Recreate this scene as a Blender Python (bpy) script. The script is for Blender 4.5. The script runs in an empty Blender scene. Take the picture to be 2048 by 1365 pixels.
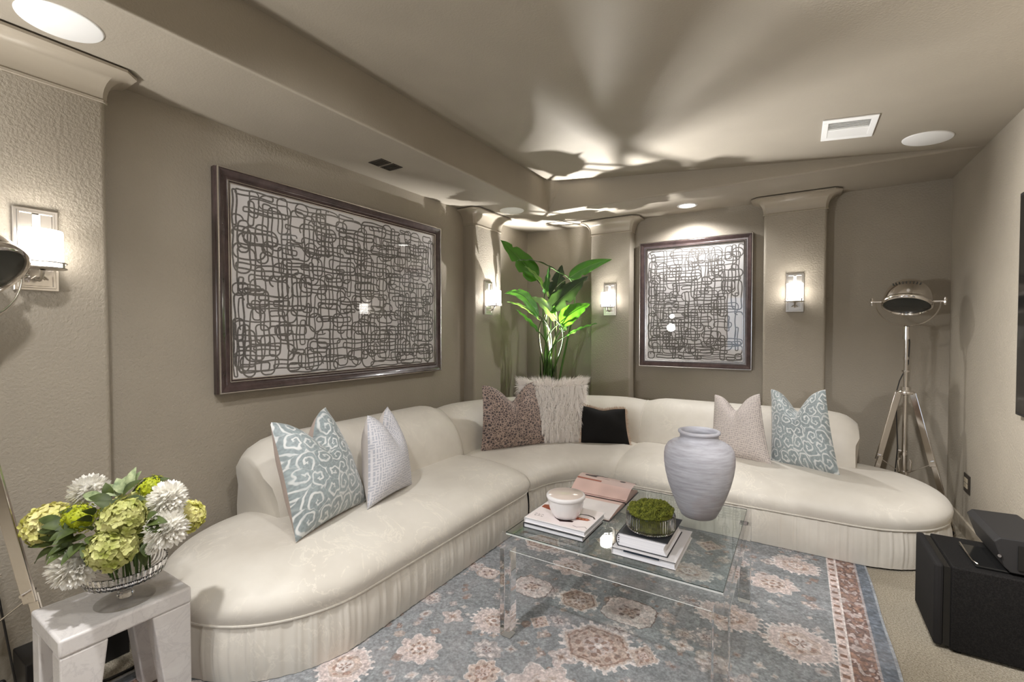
import bpy, math, random
import numpy as np
from mathutils import Vector, Matrix

random.seed(7)
rng = np.random.default_rng(7)
SC = bpy.context.scene
COL = SC.collection
PI = math.pi

# ------------------------------------------------------------------ camera
cam_d = bpy.data.cameras.new('camera')
cam_d.sensor_width = 36.0
cam_d.lens = 914.0 / 2048.0 * 36.0
cam_d.clip_start = 0.02
cam = bpy.data.objects.new('camera', cam_d)
COL.objects.link(cam)
cam.location = (0, 0, 1.33)
cam.rotation_euler = (math.radians(90) - math.atan(20 / 914.0), 0, math.radians(32.05))
SC.camera = cam

# ------------------------------------------------------------------ colour management, world, lamps
SC.view_settings.view_transform = 'Standard'
SC.view_settings.look = 'None'
SC.view_settings.gamma = 1.0
SC.view_settings.use_curve_mapping = False
SC.view_settings.exposure = 0.30
try:
    SC.cycles.use_denoising = True
    SC.cycles.denoiser = 'OPENIMAGEDENOISE'
    SC.cycles.max_bounces = 24
    SC.cycles.diffuse_bounces = 5
    SC.cycles.transmission_bounces = 24
    SC.cycles.transparent_max_bounces = 12
    SC.cycles.sample_clamp_indirect = 4.0
    SC.cycles.caustics_refractive = True
    SC.cycles.caustics_reflective = False
    SC.cycles.blur_glossy = 0.5
except Exception:
    pass

W = bpy.data.worlds.new('sky')
SC.world = W
W.use_nodes = True
W.node_tree.nodes['Background'].inputs[0].default_value = (0.62, 0.78, 1.0, 1)
W.node_tree.nodes['Background'].inputs[1].default_value = 2.2

def lamp(name, kind, loc, energy, color=(1, 0.93, 0.84), size=0.1, rot=(0, 0, 0), **kw):
    d = bpy.data.lights.new(name, kind)
    d.energy = energy
    d.color = color
    if kind == 'AREA':
        d.shape = kw.get('shape', 'DISK')
        d.size = size
        if 'size_y' in kw:
            d.shape = 'RECTANGLE'
            d.size_y = kw['size_y']
        if 'spread' in kw:
            d.spread = kw['spread']
    else:
        d.shadow_soft_size = size
    if kind == 'SPOT':
        d.spot_size = kw['angle']
        d.spot_blend = kw.get('blend', 0.5)
    o = bpy.data.objects.new(name, d)
    o.location = loc
    o.rotation_euler = rot
    if 'aim' in kw:
        o.rotation_euler = Vector(kw['aim']).to_track_quat('-Z', 'Y').to_euler()
    COL.objects.link(o)
    return o

WARM = (1.0, 0.955, 0.89)
NEUT = (1.0, 0.985, 0.965)
# recessed can above the small picture
lamp('can_and_fill_lamp', 'SPOT', (-0.845, 4.27, 2.425), 60, NEUT, 0.04, (0, 0, 0), angle=math.radians(150), blend=0.6)
# added ceiling spots above and behind the camera, filling in room light
for i, (x, y, e) in enumerate([(-1.25, .25, 135), (.05, .30, 90), (-1.25, -1.4, 110), (.05, -1.4, 110)]):
    lamp('can_and_fill_lamp', 'SPOT', (x, y, 2.722 - 0.0955 * (x + 1.997) - .012), e, NEUT, 0.05, (0, 0, 0), angle=math.radians(122), blend=0.7)
# added spot without a fixture, brightens the right-hand wall
lamp('added_fill_spot', 'SPOT', (-.60, 1.30, 2.565), 860, NEUT, 0.06, aim=(1.54, .86, -.88), angle=math.radians(72), blend=0.9)
# another added spot, brightens the far seat
lamp('added_fill_spot', 'SPOT', (.05, .75, 2.50), 235, NEUT, 0.06, aim=(.12, 2.75, -2.15), angle=math.radians(46), blend=0.8)
# added fill spot lifting the wall around the large picture
lamp('picture_fill_spot', 'SPOT', (-.75, 1.0, 2.56), 40, NEUT, 0.06, (math.radians(52), 0, math.radians(68)), angle=math.radians(85), blend=0.9)
# up-light standing among the plant stems
lamp('plant_uplight_lamp', 'SPOT', (-2.15, 4.125, 1.035), 600, NEUT, 0.010, aim=(.36, -.44, .82), angle=math.radians(108), blend=0.6)
# sconce bulbs (open-topped glass cylinders): visible four and three on the walls out of view
SCONCES = [((-2.506, 0.527, 1.485), PI / 2), ((-2.506, 3.565, 1.485), PI / 2), ((-1.597, 4.40, 1.485), 0.0), ((-0.027, 4.40, 1.485), 0.0)]
for (x, y, z) in [(0.84, -1.5, 1.66), (-2.4, -1.6, 1.66)]:
    lamp('sconce_bulb', 'POINT', (x, y, z), 6, WARM, 0.055)

# unseen upward spot added behind the camera to brighten soffit and slope
lamp('added_uplight', 'SPOT', (-2.2, -.65, 1.40), 110, NEUT, 0.08, aim=(.50, .70, .55), angle=math.radians(130), blend=0.6)
# window portal daylight behind the camera
lamp('window_daylight', 'AREA', (-0.9, -2.86, 1.55), 30, (0.70, 0.84, 1.0), 1.1, (-PI / 2, 0, 0), size_y=1.3)

# ------------------------------------------------------------------ helpers
def lin(c):
    c = c / 255.0
    return c / 12.92 if c <= 0.04045 else ((c + 0.055) / 1.055) ** 2.4

def rgb(r, g, b):
    return (lin(r), lin(g), lin(b), 1.0)

def tag(o, label=None, cat=None, group=None, kind=None):
    if label: o['label'] = label
    if cat: o['category'] = cat
    if group: o['group'] = group
    if kind: o['kind'] = kind
    return o

def empty(name, loc, label, cat, group=None, rz=0.0):
    o = bpy.data.objects.new(name, None)
    o.empty_display_size = 0.05
    o.location = loc
    o.rotation_euler = (0, 0, rz)
    COL.objects.link(o)
    return tag(o, label, cat, group)

class MB:
    """collects vertices, faces and uvs"""
    def __init__(s):
        s.v = []; s.f = []; s.uv = []
    def add(s, V, F, UV=None):
        n = len(s.v)
        s.v.extend([tuple(p) for p in V])
        s.f.extend([tuple(i + n for i in f) for f in F])
        if UV is None: UV = [(p[0], p[1]) for p in V]
        s.uv.extend(UV)
        return s
    def box(s, x0, x1, y0, y1, z0, z1):
        V = [(x, y, z) for z in (z0, z1) for y in (y0, y1) for x in (x0, x1)]
        return s.add(V, [(0, 2, 3, 1), (4, 5, 7, 6), (0, 1, 5, 4), (2, 6, 7, 3), (0, 4, 6, 2), (1, 3, 7, 5)])
    def grid(s, G, closed_u=False, closed_v=False, UV=None):
        nu, nv = len(G), len(G[0])
        V = [p for r in G for p in r]
        F = []
        for i in range(nu if closed_u else nu - 1):
            for j in range(nv if closed_v else nv - 1):
                a = i * nv + j; b = ((i + 1) % nu) * nv + j
                c = ((i + 1) % nu) * nv + (j + 1) % nv; d = i * nv + (j + 1) % nv
                F.append((a, b, c, d))
        uv = [q for r in UV for q in r] if UV is not None else [(i / max(nu - 1, 1), j / max(nv - 1, 1)) for i in range(nu) for j in range(nv)]
        return s.add(V, F, uv)
    def lathe(s, prof, c=(0, 0, 0), n=32, rib=None, sx=1.0, sy=1.0):
        G = []
        for i in range(n):
            a = 2 * PI * i / n
            k = 1.0
            row = []
            for j, (r, z) in enumerate(prof):
                k = rib(i, j) if rib else 1.0
                row.append((c[0] + r * k * sx * math.cos(a), c[1] + r * k * sy * math.sin(a), c[2] + z))
            G.append(row)
        return s.grid(G, closed_u=True)
    def tube(s, path, r, n=8, closed=False, cap=True, flat=None):
        P = [Vector(p) for p in path]
        m = len(P)
        rr = r if isinstance(r, (list, tuple)) else [r] * m
        G = []
        ref = None
        for i in range(m):
            if closed: t = P[(i + 1) % m] - P[i - 1]
            else: t = P[min(i + 1, m - 1)] - P[max(i - 1, 0)]
            t.normalize()
            if ref is None:
                ref = Vector((0, 0, 1)) if abs(t.z) < 0.9 else Vector((1, 0, 0))
            nrm = (ref - t * ref.dot(t))
            if nrm.length < 1e-6: nrm = t.orthogonal()
            nrm.normalize(); ref = nrm
            bi = t.cross(nrm)
            fw, fh = flat if flat else (1, 1)
            G.append([tuple(P[i] + nrm * (rr[i] * fw * math.cos(2 * PI * k / n)) + bi * (rr[i] * fh * math.sin(2 * PI * k / n))) for k in range(n)])
        base = len(s.v)
        s.grid(G, closed_u=closed, closed_v=True)
        if cap and not closed:
            s.f.append(tuple(base + k for k in range(n))[::-1])
            s.f.append(tuple(base + (m - 1) * n + k for k in range(n)))
        return s
    def disc(s, c, r, n=32, up=True, z=None):
        V = [(c[0] + r * math.cos(2 * PI * k / n), c[1] + r * math.sin(2 * PI * k / n), c[2]) for k in range(n)]
        f = tuple(range(n))
        return s.add(V, [f if up else f[::-1]])
    def prism(s, poly, z0, z1):
        n = len(poly)
        V = [(p[0], p[1], z0) for p in poly] + [(p[0], p[1], z1) for p in poly]
        F = [tuple(range(n))[::-1], tuple(range(n, 2 * n))]
        for i in range(n):
            j = (i + 1) % n
            F.append((i, j, n + j, n + i))
        return s.add(V, F)
    def ball(s, c, r, nu=8, nv=6, sz=1.0):
        G = []
        for i in range(nu):
            a = 2 * PI * i / nu
            G.append([(c[0] + r * math.sin(PI * j / nv) * math.cos(a), c[1] + r * math.sin(PI * j / nv) * math.sin(a), c[2] - r * sz * math.cos(PI * j / nv)) for j in range(nv + 1)])
        return s.grid(G, closed_u=True)
    def xf(s, M, start=0):
        for i in range(start, len(s.v)):
            s.v[i] = tuple(M @ Vector(s.v[i]))
        return s
    def build(s, name, mat, parent=None, smooth=True, world=True, bevel=0.0, angle=40, recalc=True, seg=2):
        off = Vector((0, 0, 0))
        if parent is not None and world:
            p = parent
            while p is not None:
                off += Vector(p.location); p = p.parent
        me = bpy.data.meshes.new(name)
        V = np.array(s.v, dtype=np.float64) - np.array(off)
        me.from_pydata(V.tolist(), [], s.f)
        uvl = me.uv_layers.new(name='UVMap')
        li = np.empty(len(me.loops), dtype=np.int32)
        me.loops.foreach_get('vertex_index', li)
        UV = np.array(s.uv, dtype=np.float32)
        uvl.data.foreach_set('uv', UV[li].ravel())
        if recalc:
            import bmesh
            bm = bmesh.new(); bm.from_mesh(me)
            bmesh.ops.recalc_face_normals(bm, faces=bm.faces)
            bm.to_mesh(me); bm.free()
        if mat: me.materials.append(mat)
        if smooth:
            me.polygons.foreach_set('use_smooth', [True] * len(me.polygons))
            try: me.set_sharp_from_angle(angle=math.radians(angle))
            except Exception: pass
        o = bpy.data.objects.new(name, me)
        COL.objects.link(o)
        if parent is not None: o.parent = parent
        if bevel > 0:
            b = o.modifiers.new('edge', 'BEVEL'); b.width = bevel; b.segments = seg; b.limit_method = 'ANGLE'; b.angle_limit = math.radians(35)
        return o

def structure(name, mb, mat, label=None, parent=None, cat=None, **kw):
    o = mb.build(name, mat, parent, **kw)
    o['kind'] = 'structure'
    if label: o['label'] = label
    return o

# ------------------------------------------------------------------ materials
class N:
    def __init__(s, name):
        s.m = bpy.data.materials.new(name); s.m.use_nodes = True
        s.t = s.m.node_tree; s.b = s.t.nodes['Principled BSDF']
    def n(s, kind, **props):
        x = s.t.nodes.new(kind)
        for k, v in props.items(): setattr(x, k, v)
        return x
    def l(s, a, b): s.t.links.new(a, b)
    def co(s, what='Object', scale=None):
        t = s.n('ShaderNodeTexCoord')
        if scale is None: return t.outputs[what]
        mp = s.n('ShaderNodeMapping'); mp.inputs['Scale'].default_value = scale
        s.l(t.outputs[what], mp.inputs['Vector'])
        return mp.outputs['Vector']
    def noise(s, vec, scale, detail=3, rough=0.5, dist=0.0):
        x = s.n('ShaderNodeTexNoise')
        x.inputs['Scale'].default_value = scale; x.inputs['Detail'].default_value = detail
        x.inputs['Roughness'].default_value = rough; x.inputs['Distortion'].default_value = dist
        s.l(vec, x.inputs['Vector']); return x.outputs['Fac']
    def ramp(s, fac, stops):
        r = s.n('ShaderNodeValToRGB')
        e = r.color_ramp.elements
        while len(e) < len(stops): e.new(0.5)
        for i, (p, c) in enumerate(stops):
            e[i].position = p; e[i].color = c if len(c) == 4 else (*c, 1)
        s.l(fac, r.inputs['Fac']); return r.outputs['Color']
    def bump(s, h, strength=0.3, dist=0.002, prev=None):
        b = s.n('ShaderNodeBump'); b.inputs['Strength'].default_value = strength; b.inputs['Distance'].default_value = dist
        s.l(h, b.inputs['Height'])
        if prev is not None: s.l(prev, b.inputs['Normal'])
        s.l(b.outputs['Normal'], s.b.inputs['Normal']); return b.outputs['Normal']
    def set(s, color=None, rough=None, metal=None, **kw):
        if color is not None:
            if hasattr(color, 'links'): s.l(color, s.b.inputs['Base Color'])
            else: s.b.inputs['Base Color'].default_value = color
        if rough is not None: s.b.inputs['Roughness'].default_value = rough
        if metal is not None: s.b.inputs['Metallic'].default_value = metal
        for k, v in kw.items():
            s.b.inputs[k.replace('_', ' ')].default_value = v
        return s

def plain(name, color, rough=0.5, metal=0.0, **kw):
    return N(name).set(color, rough, metal, **kw).m

def paint(name, col, bump=0.8, sc=85):
    n = N(name); v = n.co('Object')
    n.set(n.ramp(n.noise(v, 3.0, 2), [(0.3, tuple(c * 0.96 for c in col[:3])), (0.7, tuple(c * 1.04 for c in col[:3]))]), 0.62)
    n.bump(n.noise(v, sc, 3, 0.55), bump, 0.004)
    return n.m

TAUPE = (0.330, 0.292, 0.236, 1)
M_WALL = paint('taupe_wall_paint', TAUPE)
M_CEIL = paint('taupe_ceiling_paint', TAUPE, 0.3, 110)
M_TRIM = N('satin_taupe_trim').set((0.36, 0.315, 0.25, 1), 0.33).m
M_WHITE = plain('white_enamel', (0.86, 0.86, 0.85, 1), 0.5)

def carpet():
    n = N('beige_carpet'); v = n.co('Object')
    a = n.noise(v, 160, 3, 0.7)
    n.set(n.ramp(a, [(0.3, rgb(128, 118, 100)), (0.5, rgb(176, 166, 148)), (0.72, rgb(210, 202, 186))]), 0.95)
    n.bump(n.noise(v, 130, 3, 0.7), 0.9, 0.012)
    return n.m
M_CARPET = carpet()

def img(name, arr):
    h, w = arr.shape[:2]
    im = bpy.data.images.new(name, w, h, alpha=False)
    A = np.ones((h, w, 4), dtype=np.float32); A[..., :3] = np.clip(arr, 0, 1)
    im.pixels.foreach_set(A.ravel()); im.update(); im.pack()
    return im

def img_mat(name, arr, rough=0.8, bump=0.0, bumpdist=0.002, sheen=0.0, interp='Linear', **kw):
    n = N(name)
    t = n.n('ShaderNodeTexImage'); t.image = img(name, arr); t.interpolation = interp; t.extension = 'EXTEND'
    n.l(n.co('UV'), t.inputs['Vector'])
    n.set(t.outputs['Color'], rough, **kw)
    if sheen: n.b.inputs['Sheen Weight'].default_value = sheen
    if bump: n.bump(t.outputs['Color'], bump, bumpdist)
    return n.m

def mul(name, f):
    pass

def sofa_fabric():
    n = N('ivory_moire_fabric'); v = n.co('Object')
    a = n.noise(v, 5.5, 5, 0.62, 1.2)
    vein = n.ramp(a, [(0.475, (0, 0, 0, 1)), (0.497, (1, 1, 1, 1)), (0.52, (0, 0, 0, 1))])
    b = n.ramp(n.noise(v, 2.3, 4, 0.6), [(0.35, rgb(202, 196, 186)), (0.65, rgb(217, 212, 203))])
    mask = n.n('ShaderNodeMath', operation='MULTIPLY'); n.l(vein, mask.inputs[0])
    n.l(n.ramp(n.noise(v, 2.1, 2), [(0.48, (0, 0, 0, 1)), (0.62, (0.55, 0.55, 0.55, 1))]), mask.inputs[1])
    mx = n.n('ShaderNodeMix', data_type='RGBA')
    n.l(mask.outputs[0], mx.inputs['Factor']); n.l(b, mx.inputs['A']); mx.inputs['B'].default_value = rgb(236, 230, 218)
    n.set(mx.outputs['Result'], 0.55); n.b.inputs['Sheen Weight'].default_value = 0.15
    n.bump(n.noise(v, 9, 3, 0.5), 0.12, 0.02)
    return n.m
M_SOFA = sofa_fabric()

M_CHROME = plain('polished_nickel', (0.78, 0.74, 0.70, 1), 0.12, 1.0)
M_NICKEL = N('brushed_nickel').set((0.62, 0.58, 0.53, 1), 0.3, 1.0).m
M_BLACK = plain('black_plastic', (0.012, 0.011, 0.011, 1), 0.45)
M_GLOSSBLACK = plain('gloss_black_plastic', (0.008, 0.008, 0.008, 1), 0.12)
M_CORD = plain('black_rubber_cord', (0.01, 0.009, 0.009, 1), 0.5)

def glass(name, ior=1.45, col=(1, 1, 1, 1), rough=0.0, thin=0.0):
    n = N(name)
    n.set(col, rough, 0.0); n.b.inputs['Transmission Weight'].default_value = 1.0; n.b.inputs['IOR'].default_value = ior
    # shadow rays pass through clear glass
    out = n.t.nodes['Material Output']
    return n.m
M_GLASS = glass('clear_glass', 1.47, (0.93, 0.98, 0.96, 1))
M_CUTGLASS = glass('cut_glass', 1.5, (0.97, 0.97, 0.97, 1))
M_ACRYL = glass('clear_acrylic', 1.22, (0.985, 0.99, 0.99, 1))

def pane(name, refl_ior=1.5):
    """thin sheet of glass: mirror-like fresnel over straight see-through"""
    n = N(name)
    out = n.t.nodes['Material Output']
    n.t.nodes.remove(n.b)
    tr = n.n('ShaderNodeBsdfTransparent'); gl = n.n('ShaderNodeBsdfGlossy'); gl.inputs['Roughness'].default_value = 0.0
    # Schlick reflectance, the same from either side of the sheet
    f0 = ((refl_ior - 1) / (refl_ior + 1)) ** 2 * 1.6
    lwt = n.n('ShaderNodeLayerWeight'); lwt.inputs['Blend'].default_value = 0.5
    pw = n.n('ShaderNodeMath', operation='POWER'); n.l(lwt.outputs['Facing'], pw.inputs[0]); pw.inputs[1].default_value = 5.0
    ma = n.n('ShaderNodeMath', operation='MULTIPLY_ADD'); n.l(pw.outputs[0], ma.inputs[0]); ma.inputs[1].default_value = 1 - f0; ma.inputs[2].default_value = f0
    fr = ma
    mx = n.n('ShaderNodeMixShader')
    n.l(fr.outputs[0], mx.inputs[0]); n.l(tr.outputs[0], mx.inputs[1]); n.l(gl.outputs[0], mx.inputs[2]); n.l(mx.outputs[0], out.inputs['Surface'])
    return n.m
M_PANE = pane('picture_glass', 1.5)

def emit(name, col, strength, base=(0.9, 0.9, 0.9, 1)):
    n = N(name); n.set(base, 0.4)
    n.b.inputs['Emission Color'].default_value = col; n.b.inputs['Emission Strength'].default_value = strength
    return n.m
M_OPAL = emit('lit_opal_glass', (1.0, 0.955, 0.89, 1), 12.5)
M_CANLIT = emit('lit_downlight_lens', (1.0, 0.97, 0.92, 1), 12.0)
M_LEDLIT = emit('lit_led_lens', (1.0, 0.97, 0.90, 1), 6.0)

# ------------------------------------------------------------------ pattern painting (flat prints and weaves)
def smooth_noise(h, w, cell, seed):
    r = np.random.default_rng(seed)
    gh, gw = int(h / cell) + 3, int(w / cell) + 3
    g = r.random((gh, gw))
    y = np.arange(h) / cell; x = np.arange(w) / cell
    y0 = y.astype(int); x0 = x.astype(int)
    fy = (y - y0)[:, None]; fx = (x - x0)[None, :]
    fy = fy * fy * (3 - 2 * fy); fx = fx * fx * (3 - 2 * fx)
    a = g[np.ix_(y0, x0)]; b = g[np.ix_(y0, x0 + 1)]; c = g[np.ix_(y0 + 1, x0)]; d = g[np.ix_(y0 + 1, x0 + 1)]
    return (a * (1 - fx) + b * fx) * (1 - fy) + (c * (1 - fx) + d * fx) * fy

def stroke(mask, pts, width):
    h, w = mask.shape
    hw = width / 2
    for (x0, y0), (x1, y1) in zip(pts[:-1], pts[1:]):
        a0 = int(max(0, min(x0, x1) - hw - 2)); a1 = int(min(w, max(x0, x1) + hw + 3))
        b0 = int(max(0, min(y0, y1) - hw - 2)); b1 = int(min(h, max(y0, y1) + hw + 3))
        if a1 <= a0 or b1 <= b0: continue
        X, Y = np.meshgrid(np.arange(a0, a1), np.arange(b0, b1))
        dx, dy = x1 - x0, y1 - y0; L = dx * dx + dy * dy + 1e-9
        t = np.clip(((X - x0) * dx + (Y - y0) * dy) / L, 0, 1)
        d = np.hypot(X - x0 - t * dx, Y - y0 - t * dy)
        np.maximum(mask[b0:b1, a0:a1], np.clip(hw - d + 0.5, 0, 1), out=mask[b0:b1, a0:a1])

def weave_art(wm, hm, ppm, seed, count):
    """looping hand-drawn mesh of dark strokes on a pale ground"""
    r = np.random.default_rng(seed)
    w, h = int(wm * ppm), int(hm * ppm)
    mask = np.zeros((h, w))
    gs = .0285
    NX, NY = int(wm / gs), int(hm / gs)
    used = np.zeros((2, max(NX, NY) + 2, max(NX, NY) + 2))
    for _ in range(count):
        q = r.random()
        if q < .46: a, b = r.integers(3, 13), r.integers(1, 4)
        elif q < .92: a, b = r.integers(1, 4), r.integers(3, 11)
        else: a, b = r.integers(2, 5), r.integers(2, 5)
        best = None
        for _t in range(7):         # keep the mesh even: take the least crowded of a few places
            i0, j0 = r.integers(0, NX - a + 1), r.integers(0, NY - b + 1)
            c = used[0, i0:i0 + a, j0].sum() + used[0, i0:i0 + a, j0 + b].sum() + used[1, i0, j0:j0 + b].sum() + used[1, i0 + a, j0:j0 + b].sum()
            if best is None or c / (a + b) < best[0]: best = (c / (a + b), i0, j0)
        _, i0, j0 = best
        used[0, i0:i0 + a, j0] += 1; used[0, i0:i0 + a, j0 + b] += 1; used[1, i0, j0:j0 + b] += 1; used[1, i0 + a, j0:j0 + b] += 1
        x0, x1 = (i0 + .25) * gs + r.normal(0, .005), (i0 + a + .25) * gs + r.normal(0, .005)
        y0, y1 = (j0 + .25) * gs + r.normal(0, .005), (j0 + b + .25) * gs + r.normal(0, .005)
        x0 = max(x0, .006); y0 = max(y0, .006); x1 = min(x1, wm - .006); y1 = min(y1, hm - .006)
        rad = min(x1 - x0, y1 - y0) * r.uniform(.3, .5)
        pts = []
        am = r.uniform(-.005, .005, 4)
        for (cx, cy, a0) in ((x1 - rad, y1 - rad, 0), (x0 + rad, y1 - rad, PI / 2), (x0 + rad, y0 + rad, PI), (x1 - rad, y0 + rad, 1.5 * PI)):
            for k in range(7):
                t = a0 + PI / 2 * k / 6
                pts.append((cx + rad * math.cos(t), cy + rad * math.sin(t)))
        dense = []
        for p, q_ in zip(pts, pts[1:] + pts[:1]):
            n_ = max(1, int(math.hypot(q_[0] - p[0], q_[1] - p[1]) / .02))
            for k in range(n_): dense.append((p[0] + (q_[0] - p[0]) * k / n_, p[1] + (q_[1] - p[1]) * k / n_))
        dense.append(dense[0])
        ph = r.uniform(0, 6.28, 2)
        out = [((x + .0035 * math.sin(y * 34 + ph[0])) * ppm, (y + .0035 * math.sin(x * 34 + ph[1])) * ppm) for x, y in dense]
        if r.random() < .12: out = out[:int(len(out) * r.uniform(.55, .85))]
        stroke(mask, out, r.uniform(0.0076, 0.0100) * ppm)
    tone = smooth_noise(h, w, 40, seed + 1)[..., None]
    fine = smooth_noise(h, w, 3, seed + 2)[..., None]
    ground = np.array([214, 211, 212]) / 255.0 * (0.97 + 0.05 * tone)
    ink = np.array([98, 94, 91]) / 255.0 * (0.8 + 0.3 * fine)
    m = mask[..., None]
    return ground * (1 - m) + ink * m

def voronoi(X, Y, seeds):
    best = np.full(X.shape, 1e9); second = best.copy(); idx = np.zeros(X.shape, int)
    for k, (sx, sy) in enumerate(seeds):
        d = (X - sx) ** 2 + (Y - sy) ** 2
        closer = d < best
        second = np.where(closer, best, np.minimum(second, d))
        idx = np.where(closer, k, idx); best = np.where(closer, d, best)
    return np.sqrt(best), np.sqrt(second), idx

def scroll_velvet(seed, n=360):
    r = np.random.default_rng(seed)
    yy, xx = np.mgrid[0:n, 0:n] / n
    wx = xx + 0.03 * (smooth_noise(n, n, 40, seed) - 0.5); wy = yy + 0.03 * (smooth_noise(n, n, 40, seed + 1) - 0.5)
    wx = wx + 0.022 * (smooth_noise(n, n, 13, seed + 7) - 0.5); wy = wy + 0.022 * (smooth_noise(n, n, 13, seed + 8) - 0.5)
    seeds = []
    g = 6
    for i in range(g):
        for j in range(g):
            seeds.append(((i + 0.5 + 0.5 * (j % 2) + r.uniform(-.22, .22)) / g, (j + 0.5 + r.uniform(-.22, .22)) / g))
    d, d2, idx = voronoi(wx, wy, seeds)
    S = np.array(seeds); dirn = np.where(r.random(len(seeds)) < 0.5, -1, 1); ph = r.uniform(0, 6.28, len(seeds))
    ang = np.arctan2(wy - S[idx, 1], wx - S[idx, 0])
    v = np.sin(2 * PI * d / 0.062 + dirn[idx] * ang + ph[idx] + 0.5 * np.sin(5 * ang))
    m = np.clip((v - 0.30) * 1.9, 0, 1) * (0.70 + 0.45 * smooth_noise(n, n, 22, seed + 9))
    m = np.clip(m, 0, 1)
    edge = np.clip(1 - (d2 - d) / 0.010, 0, 1) * 0.35
    m = np.maximum(m, edge)
    nap = smooth_noise(n, n, 5, seed + 2)
    big = smooth_noise(n, n, 90, seed + 3)
    dark = np.array([146, 157, 160]) / 255.0; lite = np.array([208, 210, 210]) / 255.0
    base = dark * (0.86 + 0.16 * nap[..., None] + 0.14 * (big[..., None] - .5))
    return base * (1 - m[..., None]) + lite * m[..., None]

def fretwork(seed, ground, line, n=384, cells=24):
    """interlocking key maze of raised lines"""
    r = np.random.default_rng(seed)
    mask = np.zeros((n, n)); c = n / cells
    for i in range(cells):
        for j in range(cells):
            x, y = (i + .5) * c, (j + .5) * c
            k = (i + 2 * j) % 5 if (i // 3 + j // 4) % 2 else (2 * i + j) % 5
            if k in (0, 2): stroke(mask, [(x - c, y), (x + c, y)], c * 0.42)
            elif k in (1, 3): stroke(mask, [(x, y - c), (x, y + c)], c * 0.42)
            else: stroke(mask, [(x - c * .5, y), (x, y), (x, y + c * .6)], c * 0.42)
    m = mask[..., None]
    wv = 0.95 + 0.08 * smooth_noise(n, n, 2.2, seed)[..., None]
    return (np.array(ground) / 255. * (1 - m) + np.array(line) / 255. * m) * wv

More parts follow.
